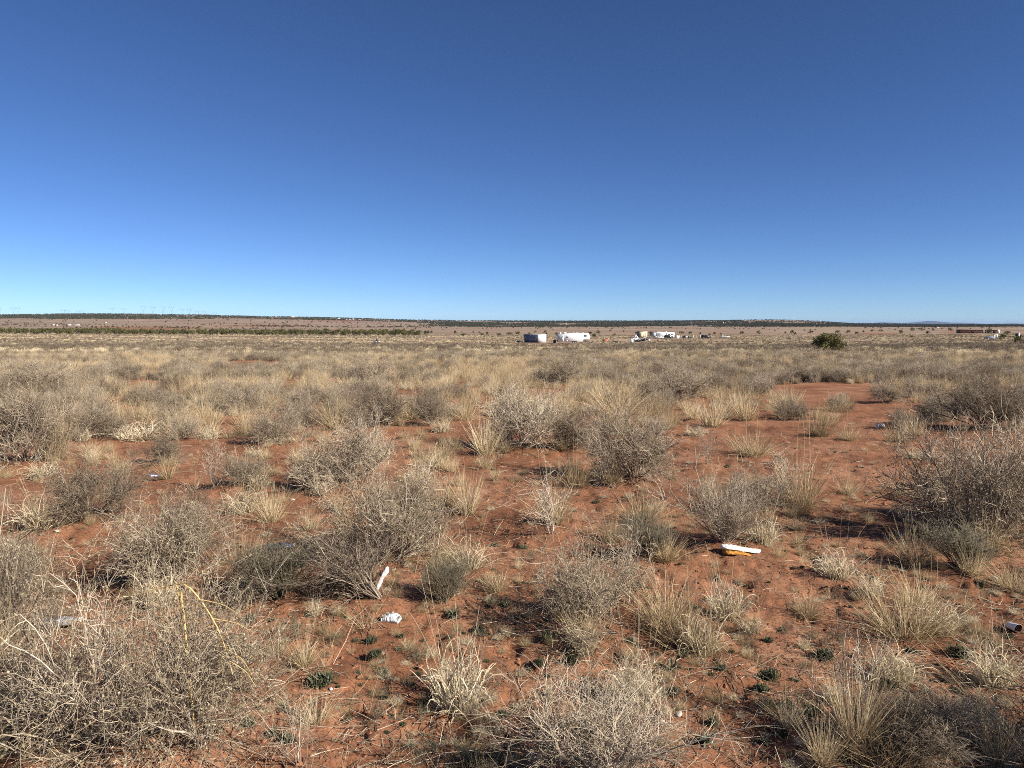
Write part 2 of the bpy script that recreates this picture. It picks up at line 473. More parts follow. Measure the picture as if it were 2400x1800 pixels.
def make_grass(seed, n=170, L=0.42, base=0.07, spread=0.55, width=0.0032, droop=-0.10, wob=0.07, K=5, curl=0.0, seeds=0, lean=(0, 0, 0), tb=0.55, old=0.35):
    """one bunch: flat tapering blades from a tight base, dead grey ones low down, optional seed stalks"""
    R = np.random.default_rng(seed)
    rr = base * np.sqrt(R.uniform(0, 1, n)); az = R.uniform(0, 2 * math.pi, n)
    b = np.stack([rr * np.cos(az), rr * np.sin(az), np.full(n, -0.015)], 1)
    a2 = az + R.normal(0, 0.7, n); el = spread * np.abs(R.normal(0, 0.75, n)) + 0.25 * rr / base
    d = np.stack([np.sin(el) * np.cos(a2), np.sin(el) * np.sin(a2), np.cos(el)], 1) + np.asarray(lean)
    g = Geo()
    ln = L * R.uniform(0.35, 1.1, n)
    if curl > 0:
        # blades that rise and then roll over into hooks
        P = np.zeros((n, K + 1, 3)); P[:, 0] = b; dd = norm(d)
        ax = norm(np.cross(dd, R.normal(0, 1, (n, 3)))); cu = curl * R.uniform(0.3, 1.3, n) * np.where(R.uniform(0, 1, n) < 0.5, 1, -1)
        for k in range(K):
            th = (cu * (0.15 + 1.3 * (k / K) ** 1.5))[:, None]
            dd = norm(dd * np.cos(th) + np.cross(ax, dd) * np.sin(th) + R.normal(0, wob, (n, 3)) * 0.7)
            P[:, k + 1] = P[:, k] + dd * (ln / K)[:, None]
        P[..., 2] = np.maximum(P[..., 2], -0.015)
    else:
        P = grow(b, d, ln, K, droop, wob, R)
    tn = np.clip(R.normal(tb, 0.2, n), 0, 1)
    ribbons(g, P, width * R.uniform(0.6, 1.3, n), tn, R)
    m = int(n * old)
    if m:                                              # short broken old growth round the foot
        az = R.uniform(0, 2 * math.pi, m); el = R.uniform(0.5, 1.5, m)
        d = np.stack([np.sin(el) * np.cos(az), np.sin(el) * np.sin(az), np.cos(el)], 1)
        b = np.stack([base * 0.9 * np.cos(az), base * 0.9 * np.sin(az), np.full(m, 0.0)], 1) * R.uniform(0.2, 1, (m, 1))
        P = grow(b, d, L * R.uniform(0.15, 0.5, m), 3, -0.12, 0.2, R)
        ribbons(g, P, width * R.uniform(0.7, 1.4, m), np.clip(R.normal(tb - 0.3, 0.15, m), 0, 1), R)
    if seeds:
        az = R.uniform(0, 2 * math.pi, seeds); el = np.abs(R.normal(0, 0.28, seeds))
        d = np.stack([np.sin(el) * np.cos(az), np.sin(el) * np.sin(az), np.cos(el)], 1) + np.asarray(lean)
        P = grow(np.stack([base * 0.5 * np.cos(az), base * 0.5 * np.sin(az), np.zeros(seeds)], 1), d, L * R.uniform(1.1, 1.7, seeds), 6, -0.03, 0.05, R)
        tubes(g, P, np.full(seeds, 0.0012), np.clip(R.normal(0.7, 0.15, seeds), 0, 1), 0.7)
    return g


def make_rosette(seed, n=22, L=0.05, rise=0.5, w=0.28, tb=0.5, layers=1):
    R = np.random.default_rng(seed)
    g = Geo()
    for l in range(layers):
        az = R.uniform(0, 2 * math.pi, n); el = R.uniform(0.25, 1.1, n) * rise + 0.25 * l
        d = np.stack([np.cos(az) * np.cos(el), np.sin(az) * np.cos(el), np.sin(el)], 1)
        ctr = R.normal(0, L * 0.45 * (1 if layers > 1 else 0.15), (n, 3)) * np.array([1, 1, 0.1])
        P = grow(ctr + np.array([0, 0, 0.004]), d, L * R.uniform(0.5, 1.2, n), 4, -0.12, 0.1, R)
        T = norm(P[:, 1:] - P[:, :-1]); T = np.concatenate([T, T[:, -1:]], 1)
        sd = norm(np.cross(T, np.array([0, 0, 1.0]))); upv = np.cross(sd, T)
        prof = np.array([0.25, 0.75, 1.0, 0.8, 0.1])[None, :, None] * (L * w * R.uniform(0.7, 1.2, n))[:, None, None]
        V = np.stack([P - sd * prof * 0.5 + upv * prof * 0.25, P, P + sd * prof * 0.5 + upv * prof * 0.25], 2)
        i = np.arange(n * 5 * 3).reshape(n, 5, 3)
        q = np.concatenate([np.stack([i[:, :-1, k], i[:, :-1, k + 1], i[:, 1:, k + 1], i[:, 1:, k]], -1).reshape(-1, 4) for k in (0, 1)])
        g.add(V, q, None, np.repeat(np.clip(R.normal(tb, 0.2, n), 0, 1), 15))
    return g


# ---- the plant kinds, each in several shapes; a kind is a list of {part: mesh} with its own height and width
KINDS = {}


def register(kind, parts):
    Vs = np.concatenate([g.verts() for g, m, s in parts.values() if g.n])
    h = float(np.percentile(Vs[:, 2], 98.5)); w = float(np.percentile(np.hypot(Vs[:, 0], Vs[:, 1]), 93)) * 2
    rec = {'h': h, 'w': w, 'parts': {}, 'geo': {k: g for k, (g, m, s) in parts.items() if g.n}}
    for k, (g, m, s) in parts.items():
        if g.n: rec['parts'][k] = g.mesh(kind + '_' + k, M[m], s)
    KINDS.setdefault(kind, []).append(rec)


def reg_shrub(kind, seed, tm='twig', lm='leaf', sm='stem', **kw):
    s, t, l = make_shrub(seed, **kw)
    register(kind, {'stems': (s, sm, True), 'twigs': (t, tm, True), 'leaves': (l, lm, False)})


for k in range(5):
    reg_shrub('grey_shrub', 100 + k, n0=20, n1=8, n2=11, n3=2, spread=1.12 + 0.08 * (k % 3), up=0.075, wob=0.15 + 0.02 * (k % 2), tb=0.46 + 0.05 * (k % 3))
for k in range(3):
    reg_shrub('broom_shrub', 140 + k, n0=40, n1=6, n2=6, n3=1, spread=0.75, up=0.10, wob=0.07, l0=0.85, tb=0.55, thick=0.85)
for k in range(4):
    reg_shrub('leafy_shrub', 160 + k, n0=16, n1=8, n2=10, n3=2, spread=1.15, up=0.07, wob=0.2, leaves=4500, tb=0.4, thick=0.9)
for k in range(2):
    reg_shrub('leafy_shrub', 170 + k, n0=18, n1=8, n2=9, n3=2, spread=1.15, up=0.06, wob=0.24, leaves=8000, tb=0.42, thick=0.62, lmax=0.010)
for k in range(3):
    reg_shrub('fine_shrub', 180 + k, tm='fine', sm='fine', n0=24, n1=7, n2=8, n3=1, spread=0.8, up=0.10, wob=0.10, tb=0.5, thick=0.75, H=0.4)
for k in range(3):
    reg_shrub('bare_bush', 200 + k, n0=7, n1=4, n2=4, n3=2, spread=0.75, up=0.06, wob=0.22, l0=0.8, tb=0.72, thick=0.85)
reg_shrub('fan_shrub', 220, n0=34, n1=6, n2=5, n3=1, spread=0.75, up=0.05, wob=0.13, l0=0.9, tb=0.38, thick=0.95, lean=(-1.0, 0.25, 0.05))
for k in range(5):
    register('straw_grass', {'blades': (make_grass(300 + k, n=230, L=0.44, base=0.08, spread=0.42 + 0.07 * (k % 3), droop=-0.05, seeds=5 + 2 * k, width=0.0042), 'straw', False)})
for k in range(3):
    register('grey_grass', {'blades': (make_grass(320 + k, n=420, L=0.36, base=0.11, spread=0.75, droop=-0.03, wob=0.1, tb=0.36, seeds=3), 'straw', False)})
for k in range(4):
    register('curly_grass', {'blades': (make_grass(340 + k, n=230, L=0.32, base=0.10, spread=0.55, curl=0.62, width=0.0064, K=7, tb=0.66, seeds=7), 'curl', False)})
for k in range(2):
    register('wispy_grass', {'blades': (make_grass(360 + k, n=34, L=0.5, base=0.06, spread=0.35, width=0.003, droop=-0.04, tb=0.7, old=0.5, seeds=4), 'straw', False)})
register('leaning_grass', {'blades': (make_grass(370, n=150, L=0.62, base=0.08, spread=0.28, width=0.004, droop=-0.05, lean=(-0.95, 0.25, 0), tb=0.65, seeds=6), 'straw', False)})
for k in range(4):
    register('rosette_weed', {'leaves': (make_rosette(400 + k, n=26 + 4 * k, L=0.055, rise=0.6, w=0.2, tb=0.7), 'weed', False)})
for k in range(4):
    register('green_forb', {'leaves': (make_rosette(420 + k, n=70, L=0.030, rise=0.9, w=0.17, tb=0.4, layers=4), 'weed', False)})
for k in range(3):
    s, t, l = make_shrub(440 + k, H=0.2, n0=6, n1=6, n2=5, n3=0, spread=0.8, leaves=260, thick=0.4, fine=1.2, lmax=0.012)
    register('weed_sprig', {'stems': (s, 'fine', True), 'twigs': (t, 'fine', True), 'leaves': (l, 'weed', False)})

NICE = {'grey_shrub': 'shrub', 'broom_shrub': 'shrub', 'leafy_shrub': 'shrub', 'fine_shrub': 'shrub', 'bare_bush': 'shrub', 'fan_shrub': 'shrub',
        'straw_grass': 'grass clump', 'grey_grass': 'grass clump', 'curly_grass': 'grass clump', 'wispy_grass': 'grass clump', 'leaning_grass': 'grass clump',
        'rosette_weed': 'weed', 'green_forb': 'weed', 'weed_sprig': 'weed'}


def plant(kind, loc, height, width, rot, label, group=None, var=None, z=None):
    recs = KINDS[kind]
    r = recs[(int(rnd.integers(0, len(recs))) if var is None else var) % len(recs)]
    sz = height / r['h']; sx = np.clip(width / r['w'], sz * 0.55, sz * 1.9)
    parts = list(r['parts'].items())
    if len(parts) == 1:
        o = ob(kind + '_tuft' if 'grass' in kind else kind, parts[0][1], None, loc, rot, (sx, sx, sz))
    else:
        o = empty(kind, loc, rot, (sx, sx, sz))
        for pn, me in parts:
            c = ob(pn, me, o)
            if pn != 'stems': c['kind'] = 'stuff'
    return tag(o, label, NICE[kind], group)


PROTO = bpy.data.collections.new('scatter_sources')      # not linked to the scene: only feeds the ground-cover instances


def scatter(name, label, cat, meshes, pts, rot, scl, idx):
    """one ground-cover object: points that carry copies of the given meshes"""
    c = bpy.data.collections.new(name + '_sources')
    for k, mlist in enumerate(meshes):
        g = Geo()
        o = bpy.data.objects.new('%s_source_%03d' % (name, k), mlist)
        c.objects.link(o)
    me = bpy.data.meshes.new(name)
    n = len(pts)
    me.vertices.add(n); me.vertices.foreach_set('co', np.asarray(pts, np.float32).ravel())
    a = me.attributes.new('turn', 'FLOAT_VECTOR', 'POINT')
    rv = np.zeros((n, 3), np.float32); rv[:, 2] = rot; a.data.foreach_set('vector', rv.ravel())
    a = me.attributes.new('size', 'FLOAT_VECTOR', 'POINT'); a.data.foreach_set('vector', np.asarray(scl, np.float32).ravel())
    a = me.attributes.new('pick', 'INT', 'POINT'); a.data.foreach_set('value', np.asarray(idx, np.int32))
    o = ob(name, me)
    ng = bpy.data.node_groups.new(name + '_nodes', 'GeometryNodeTree')
    ng.interface.new_socket('Geometry', in_out='INPUT', socket_type='NodeSocketGeometry')
    ng.interface.new_socket('Geometry', in_out='OUTPUT', socket_type='NodeSocketGeometry')
    N, L = ng.nodes, ng.links
    gi, go = N.new('NodeGroupInput'), N.new('NodeGroupOutput')
    ci = N.new('GeometryNodeCollectionInfo'); ci.inputs['Collection'].default_value = c
    ci.inputs['Separate Children'].default_value = True; ci.inputs['Reset Children'].default_value = True
    ip = N.new('GeometryNodeInstanceOnPoints'); ip.inputs['Pick Instance'].default_value = True
    def attr(nm, dt):
        x = N.new('GeometryNodeInputNamedAttribute'); x.data_type = dt; x.inputs['Name'].default_value = nm
        return next(s for s in x.outputs if s.enabled and s.name == 'Attribute')
    er = N.new('FunctionNodeEulerToRotation'); L.new(attr('turn', 'FLOAT_VECTOR'), er.inputs[0])
    L.new(gi.outputs[0], ip.inputs['Points']); L.new(ci.outputs[0], ip.inputs['Instance'])
    L.new(attr('pick', 'INT'), ip.inputs['Instance Index']); L.new(er.outputs[0], ip.inputs['Rotation'])
    L.new(attr('size', 'FLOAT_VECTOR'), ip.inputs['Scale']); L.new(ip.outputs[0], go.inputs[0])
    md = o.modifiers.new('cover', 'NODES'); md.node_group = ng
    return tag(o, label, cat, None, 'stuff')


def joined(kind, rec, name):
    """all parts of a plant shape as one mesh with one slot per part material"""
    g = Geo(); cuts = []
    for pn, ge in rec['geo'].items():
        V = ge.verts()
        g.add(V, np.concatenate(ge.q) if ge.q else None, np.concatenate(ge.t) if ge.t else None, np.concatenate(ge.a))
        cuts.append(sum(len(q) for q in ge.q))
    me = g.mesh(name, None, False)
    for pn, m in rec['parts'].items(): me.materials.append(m.materials[0])
    me.polygons.foreach_set('material_index', np.repeat(np.arange(len(cuts)), cuts).astype(np.int32))
    return me


# ------------------------------------------------------------------ the plants one can tell apart: kind, foot (x, y in the photo), height and width in its pixels, label
HERO = [
 # bottom edge
 ('leafy_shrub', 320, 1790, 440, 600, 'big tangled shrub with pale yellowish leaves filling the bottom corner behind the arched yellow stalk', 4),
 ('bare_bush', 90, 1830, 270, 260, 'pale bare branches of a dead bush reaching across the bottom corner of the leafy shrub', 1),
 ('leafy_shrub', 40, 1740, 240, 330, 'dark grey twiggy shrub low in the bottom corner under pale bare branches', 5),
 ('leafy_shrub', 20, 1520, 240, 260, 'small-leaved shrub at the picture edge around the clear plastic bottle', 5),
 ('bare_bush', 260, 1800, 420, 330, 'long pale dead stems standing up through the big tangled shrub', 0),
 ('bare_bush', 470, 1800, 330, 240, 'pale forked stems at the side of the big tangled shrub', 2),
 ('bare_bush', 700, 1815, 190, 170, 'sparse white dead sticks rising at the bottom edge from open red soil', 0),
 ('broom_shrub', 1400, 1850, 240, 420, 'large grey shrub with long stiff stems cut by the bottom edge', 1),
 ('bare_bush', 1520, 1790, 220, 260, 'dark forked dead branch standing in the grey shrub at the bottom edge', 2),
 ('straw_grass', 2005, 1765, 210, 150, 'tall golden grass bunch with a black shaded heart near the bottom edge', 0),
 ('bare_bush', 1985, 1720, 260, 190, 'grey leafless sticks standing in the golden grass bunch near the bottom edge', 1),
 ('grey_shrub', 2160, 1785, 130, 290, 'low tangle of grey dead twigs between two golden grass bunches', 3),
 ('leaning_grass', 2385, 1750, 190, 330, 'long straw grass leaning far over towards the grey tangle', 0),
 ('straw_grass', 2340, 1790, 170, 130, 'upright straw clump beside the far-leaning grass in the corner', 2),
 ('grey_grass', 2080, 1800, 110, 260, 'dark dry thatch under the grey tangle at the bottom edge', 0),
 ('straw_grass', 1930, 1790, 120, 110, 'golden tuft at the bottom edge before the tall bunch', 3),
 ('straw_grass', 1850, 1705, 90, 90, 'short brownish grass tuft beside the tall golden bunch', 1),
 # lower rows
 ('curly_grass', 1075, 1655, 165, 165, 'cream curly-bladed grass clump alone on bare red soil', 0),
 ('straw_grass', 712, 1560, 80, 80, 'small straw tuft on open soil below the crumpled white wrapper', 3),
 ('curly_grass', 1490, 1650, 150, 130, 'sparse curly straw grass behind the dark forked branch', 1),
 ('wispy_grass', 1590, 1800, 210, 70, 'thin straw stalks standing over a bleached white scrap', 0),
 ('wispy_grass', 1480, 1590, 160, 60, 'few tall bent straw stalks above the sparse curly grass', 1),
 ('curly_grass', 2330, 1600, 110, 130, 'curly pale grass clump just below the white cup', 2),
 ('curly_grass', 2090, 1590, 100, 140, 'loose curly straw grass above the grey tangle of twigs', 3),
 ('grey_grass', 2120, 1485, 120, 230, 'wide grey-straw clump with curled tips and deep shade beneath', 0),
 ('curly_grass', 2200, 1480, 90, 110, 'curled straw blades on the end of the wide grey-straw clump', 1),
 ('grey_grass', 1890, 1440, 50, 80, 'low dull grey tuft with green weeds at its foot', 1),
 ('straw_grass', 15, 1560, 150, 60, 'yellow upright blades at the picture edge above the dark twiggy shrub', 4),
 # centre shrub with litter
 ('fan_shrub', 885, 1420, 175, 330, 'uprooted grey branches fanned flat across the ground from one stump by the white plastic scrap', 0),
 ('leafy_shrub', 905, 1335, 215, 340, 'dark-trunked leafy shrub standing behind the white plastic scrap', 1),
 ('leafy_shrub', 985, 1300, 160, 180, 'pale leafy shrub leaning against the dark-trunked one', 3),
 ('fine_shrub', 655, 1415, 140, 190, 'dark fine-twigged greenish shrub under the fanned grey branches', 0),
 ('fine_shrub', 1040, 1425, 105, 110, 'dense soft grey-green dome shrub next to the white plastic scrap', 1),
 ('leafy_shrub', 400, 1385, 195, 240, 'leafy shrub with a pale crown beside the tall straw bunch', 2),
 ('leafy_shrub', 470, 1350, 170, 170, 'dark-shaded half of the leafy shrub next to the tall straw bunch', 0),
 ('straw_grass', 565, 1385, 165, 95, 'tall straw bunch squeezed between two leafy shrubs', 1),
 ('straw_grass', 1095, 1205, 110, 80, 'bright golden grass bunch behind the leafy centre shrubs', 2),
 ('grey_grass', 1040, 1190, 80, 110, 'grey dry grass next to the bright golden bunch', 2),
 ('curly_grass', 1095, 1335, 80, 110, 'pale curly grass at the foot of the centre leafy shrubs', 2),
 ('straw_grass', 1165, 1385, 60, 80, 'short straw tuft past the soft grey-green dome shrub', 4),
 ('bare_bush', 60, 1420, 180, 160, 'tall white dead stems at the picture edge above the plastic bottle', 2),
 ('leafy_shrub', 30, 1400, 130, 140, 'pale small-leaved shrub at the picture edge around white dead stems', 3),
 # right of centre
 ('leafy_shrub', 1410, 1475, 185, 330, 'broad grey shrub with dry leaves and one dark branch across it', 1),
 ('bare_bush', 1480, 1430, 190, 160, 'bare silvery branching twig above the broad dry-leaved shrub', 0),
 ('straw_grass', 1560, 1480, 125, 170, 'straw grass grown through the broad dry-leaved shrub', 0),
 ('grey_grass', 1600, 1510, 110, 200, 'matted grey dry grass trailing off the broad dry-leaved shrub', 1),
 ('curly_grass', 1640, 1530, 110, 110, 'pale curled grass at the lower end of the broad dry-leaved shrub', 3),
 ('curly_grass', 1700, 1440, 90, 100, 'cream curly tuft between the broad shrub and open soil', 0),
 ('fine_shrub', 1520, 1310, 90, 120, 'dark fine brush in the shade behind the broad dry-leaved shrub', 2),
 ('broom_shrub', 1700, 1283, 160, 210, 'upright grey broom-like shrub behind the white and orange foam piece', 0),
 ('bare_bush', 1290, 1262, 150, 170, 'shrub on a black twisted stump with bare shoots', 1),
 ('straw_grass', 1300, 1225, 110, 110, 'straw blades grown through the shrub on the black stump', 3),
 ('grey_grass', 1500, 1222, 70, 120, 'spiky grey-straw dome on open soil', 0),
 ('straw_grass', 1430, 1138, 80, 85, 'spreading straw bunch in front of a big grey shrub', 4),
 ('grey_grass', 1350, 1142, 75, 75, 'small spiky grass dome in dark shade', 1),
 ('bare_bush', 1560, 1182, 110, 130, 'little tree-shaped bare bush with a thin dark trunk', 2),
 ('grey_shrub', 1490, 1125, 150, 220, 'big round grey shrub near the centre', 0),
 ('bare_bush', 1655, 1096, 75, 100, 'open v-shaped bare bush at the edge of the red clearing', 0),
 ('leafy_shrub', 1770, 1205, 80, 170, 'dark shaded low shrub beside the pale spiky one at the clearing', 2),
 ('straw_grass', 1880, 1192, 130, 120, 'thick straw and grey clump on the near edge of the red clearing', 1),
 ('bare_bush', 1840, 1180, 130, 120, 'grey dead sticks standing up from the straw clump at the clearing', 1),
 ('grey_shrub', 2290, 1270, 250, 330, 'huge grey leafless shrub at the picture edge casting long shadow on the clearing', 4),
 ('grey_shrub', 2400, 1230, 240, 260, 'grey leafless shrub cut by the picture edge behind the huge one', 1),
 ('curly_grass', 1960, 1350, 75, 100, 'cream curly clump below the long shadow of the huge grey shrub', 1),
 ('curly_grass', 2040, 1395, 60, 80, 'trailing pale curly grass in front of the cream clump', 2),
 ('straw_grass', 2140, 1325, 90, 110, 'arching straw grass under the huge grey shrub', 2),
 ('fine_shrub', 2250, 1340, 100, 140, 'grey-green fine shrub below the huge grey shrub', 0),
 ('grey_grass', 2380, 1380, 50, 130, 'dark matted grey grass mound at the picture edge above the cup', 2),
 ('straw_grass', 2150, 1420, 70, 140, 'thin reddish straw grass on soil above the wide clump', 3),
 ('straw_grass', 1870, 1275, 30, 40, 'tiny straw tuft on the soil below the clearing', 4),
 # middle band
 ('grey_shrub', 60, 1090, 160, 240, 'wide grey shrub at the picture edge with straw in front', 2),
 ('straw_grass', 130, 1085, 110, 80, 'straw bunch leaning against the wide grey shrub at the edge', 0),
 ('curly_grass', 100, 1118, 45, 80, 'pale curly foot of grass below the wide grey shrub at the edge', 3),
 ('grey_shrub', 215, 1222, 130, 200, 'pale grey bushy shrub on soil below the crushed can', 5),
 ('curly_grass', 105, 1240, 85, 130, 'straw curls beside the pale grey bushy shrub', 0),
 ('bare_bush', 15, 1240, 100, 90, 'thin pale stems at the picture edge beside straw curls', 0),
 ('grey_grass', 285, 1108, 35, 60, 'small dark round tuft just behind the crushed can', 0),
 ('leafy_shrub', 365, 1092, 55, 120, 'low dark flattened shrub behind the crushed can', 0),
 ('straw_grass', 392, 1122, 52, 50, 'small straw tuft touching the crushed can', 2),
 ('bare_bush', 505, 1150, 110, 90, 'pale forked sticks above soil past the crushed can', 1),
 ('grey_shrub', 575, 1145, 65, 130, 'low fuzzy grey shrub beside the pale forked sticks', 3),
 ('wispy_grass', 455, 1148, 55, 60, 'loose straw wisps beside the pale forked sticks', 0),
 ('grey_shrub', 800, 1142, 145, 230, 'domed grey shrub with a heavy dark shadow on one side', 1),
 ('grey_shrub', 650, 1040, 75, 140, 'grey-brown shrub behind the domed one in the middle', 4),
 ('straw_grass', 1030, 1097, 42, 70, 'little golden tuft on soil behind the bright golden bunch', 4),
 ('grey_shrub', 1225, 1055, 125, 240, 'largest grey shrub of the middle ground with a straw bunch in front', 2),
 ('straw_grass', 1140, 1068, 95, 90, 'dark-footed straw bunch leaning on the largest middle grey shrub', 1),
 ('grey_shrub', 1330, 1060, 90, 120, 'smaller grey shrub on the end of the largest middle one', 5),
 ('grey_grass', 2105, 1035, 45, 75, 'dark round grass dome on the far edge of the red clearing', 1),
 ('straw_grass', 2145, 1020, 50, 60, 'straw tuft just behind the dark round grass dome', 0),
 ('grey_grass', 1990, 1032, 35, 60, 'flat grey tuft by the white scrap beyond the clearing', 2),
 ('grey_grass', 1920, 1022, 60, 70, 'pale rounded tuft on the far edge of the red clearing', 0),
 ('curly_grass', 2160, 1075, 28, 80, 'flat yellowish tuft lying out on the red clearing', 1),
 ('straw_grass', 1670, 1000, 75, 80, 'tall golden grass bunch beyond the red clearing', 2),
 ('straw_grass', 1750, 985, 60, 80, 'golden bunch next to the tall one beyond the clearing', 3),
 ('straw_grass', 1840, 975, 55, 80, 'golden bunch with a dark foot at the back of the clearing', 4),
 ('grey_grass', 1760, 1065, 55, 110, 'rounded grey-straw mound at the side of the red clearing', 1),
 ('straw_grass', 1450, 975, 75, 130, 'broad golden patch of grass in the middle distance', 0),
 ('grey_shrub', 1610, 940, 75, 140, 'dark grey shrub behind the broad golden patch', 0),
 ('grey_shrub', 80, 925, 65, 170, 'spreading dark shrub in the far brush at the picture edge', 3),
 ('grey_shrub', 230, 1030, 85, 150, 'grey shrub standing alone behind pale curly grass', 4),
 ('grey_shrub', 570, 972, 65, 100, 'dark round shrub in the golden brush', 1),
 ('curly_grass', 320, 1030, 45, 130, 'pale curly band of grass behind the soil with the crushed can', 2),
 ('grey_shrub', 430, 1035, 50, 90, 'small dark brown shrub beside the pale curly band', 2),
 ('grey_shrub', 1010, 1000, 80, 90, 'rounded brown shrub with a black shadow by open soil', 0),
 ('grey_shrub', 900, 1000, 90, 130, 'grey shrub with a pale dead ball of twigs in it', 5),
 ('grey_shrub', 2300, 1010, 110, 190, 'large dark shrub beyond the huge grey one', 3),
 ('grey_shrub', 2080, 945, 50, 80, 'pale shrub in the middle of the far clearing', 4),
 ('grey_grass', 1960, 965, 30, 70, 'flat tuft in the far clearing', 0),
 ('grey_shrub', 1300, 905, 60, 120, 'brown-grey shrub below the white trailers', 1),
 ('grey_shrub', 870, 905, 55, 110, 'grey shrub beside a small red soil gap', 2),
]
# small green weeds one can point to
WEEDS = [
 ('rosette_weed', 1060, 1452, 24, 42, 'pale green rosette beyond the crumpled wrapper'), ('green_forb', 1122, 1482, 20, 32, 'dark green weed clump past the pale rosette'),
 ('green_forb', 752, 1602, 26, 85, 'long dark green weed patch below the small straw tuft'), ('green_forb', 1285, 1512, 30, 48, 'dense dark green weed below the broad dry-leaved shrub'),
 ('rosette_weed', 1348, 1530, 28, 52, 'pale leafy rosette beside the dense dark green weed'), ('rosette_weed', 1572, 1575, 28, 52, 'broad-leaved pale rosette on soil near curly straw grass'),
 ('rosette_weed', 1655, 1748, 34, 66, 'large grey-green rosette near the bottom edge'), ('green_forb', 1262, 1562, 22, 34, 'small dark weed below the pale leafy rosette'),
 ('green_forb', 1340, 1560, 26, 40, 'grey-green weed between pale rosettes'), ('green_forb', 1392, 1630, 28, 50, 'nearly black green weed beside sparse curly grass'),
 ('green_forb', 1575, 1630, 26, 44, 'green weed right of sparse curly straw grass'), ('green_forb', 1690, 1572, 18, 30, 'little green weed on open soil below cream curls'),
 ('green_forb', 1670, 1700, 22, 36, 'green weed above the large grey-green rosette'), ('green_forb', 2085, 1612, 26, 42, 'bright green weed in front of loose curly grass'),
 ('weed_sprig', 795, 1515, 60, 60, 'feathery olive sprig under the fanned branches'), ('weed_sprig', 880, 1690, 60, 70, 'feathery sprig with forked shadow on open soil'),
 ('weed_sprig', 690, 1500, 80, 80, 'dark feathery weed at the foot of the fine greenish shrub'), ('weed_sprig', 990, 1690, 60, 40, 'thin green sprig beside the cream curly clump'),
 ('weed_sprig', 1380, 1620, 60, 50, 'wiry sprig beside the nearly black weed'), ('weed_sprig', 1090, 1790, 70, 90, 'olive feathery weed at the bottom edge'),
 ('weed_sprig', 1970, 1520, 70, 50, 'upright grey-green sprig left of the wide grey-straw clump'), ('green_forb', 880, 1540, 22, 40, 'flat green weed below the wrapper'),
 ('green_forb', 870, 1510, 20, 36, 'dark weed in the shade of the fanned branches'), ('green_forb', 585, 1460, 22, 36, 'dark green weed between leafy shrub and fine shrub'),
 ('green_forb', 580, 1720, 26, 50, 'dark weed beside the big tangled shrub'), ('green_forb', 640, 1735, 22, 34, 'grey weed beside the white dead sticks'),
 ('green_forb', 2000, 1340, 16, 26, 'bright weed beside the cream curly clump'), ('green_forb', 1810, 1590, 26, 46, 'green weed left of the grey sticks'),
 ('green_forb', 1930, 1545, 30, 60, 'dark grey-green weed under leafless grey sticks'), ('green_forb', 2250, 1540, 34, 70, 'dark feathery weed mat beside the curly pale clump'),
]
KEEP = []                                          # (x, y, radius) taken by hand-placed plants
for hk, hx, hy, hh, hw, lab, var in HERO:
    p = at(hx, hy); Yd = p[1]
    H, W = hh * Yd / FPX * 1.04, hw * Yd / FPX * 1.12
    if 'shrub' in hk or 'bush' in hk:
        MOUNDS.append((p[0], p[1], max(0.16, W * 0.42), min(0.06, 0.05 * W + 0.015)))
    KEEP.append((p[0], p[1], W * 0.45))
_mz = list(MOUNDS)
for hk, hx, hy, hh, hw, lab, var in HERO:
    p = at(hx, hy); Yd = p[1]
    p[2] = float(ground_z(p[0], p[1]))
    lean = hk in ('fan_shrub', 'leaning_grass')
    plant(hk, p, hh * Yd / FPX * 1.04, hw * Yd / FPX * 1.12, 0.0 if lean else rnd.uniform(0, 6.28), lab, None, var)
for hk, hx, hy, hh, hw, lab in WEEDS:
    p = at(hx, hy); Yd = p[1]; p[2] = float(ground_z(p[0], p[1]))
    plant(hk, p, hh * Yd / FPX * 0.85, hw * Yd / FPX * 0.78, rnd.uniform(0, 6.28), lab)
    KEEP.append((p[0], p[1], 0.03))

# grass grown up against the feet of the bigger shrubs
NCOMP = 0
for hk, hx, hy, hh, hw, lab, var in HERO:
    if 'shrub' not in hk or hw < 100: continue
    p = at(hx, hy); Yd = p[1]; W = hw * Yd / FPX
    for _ in range(1 + (W > 0.5) + (W > 0.75)):
        a = rnd.uniform(-3.0, 0.2) if rnd.uniform() < 0.75 else rnd.uniform(0, 6.28)
        x, y = p[0] + math.cos(a) * W * rnd.uniform(0.32, 0.6), p[1] + math.sin(a) * W * rnd.uniform(0.25, 0.5)
        if y < 3.3: continue
        k = ('straw_grass', 'curly_grass', 'grey_grass', 'straw_grass', 'wispy_grass')[int(rnd.integers(0, 5))]; h = rnd.uniform(0.10, 0.30)
        nm = {'straw_grass': 'straw tuft', 'curly_grass': 'curly pale tuft', 'grey_grass': 'greyish tuft', 'wispy_grass': 'straw wisps'}[k]
        short = ' '.join(lab.split()[:7])
        plant(k, (x, y, float(ground_z(x, y))), h, h * rnd.uniform(0.8, 1.5), rnd.uniform(0, 6.28), '%s against the foot of %s' % (nm, short), 'grass at the foot of shrubs'); NCOMP += 1
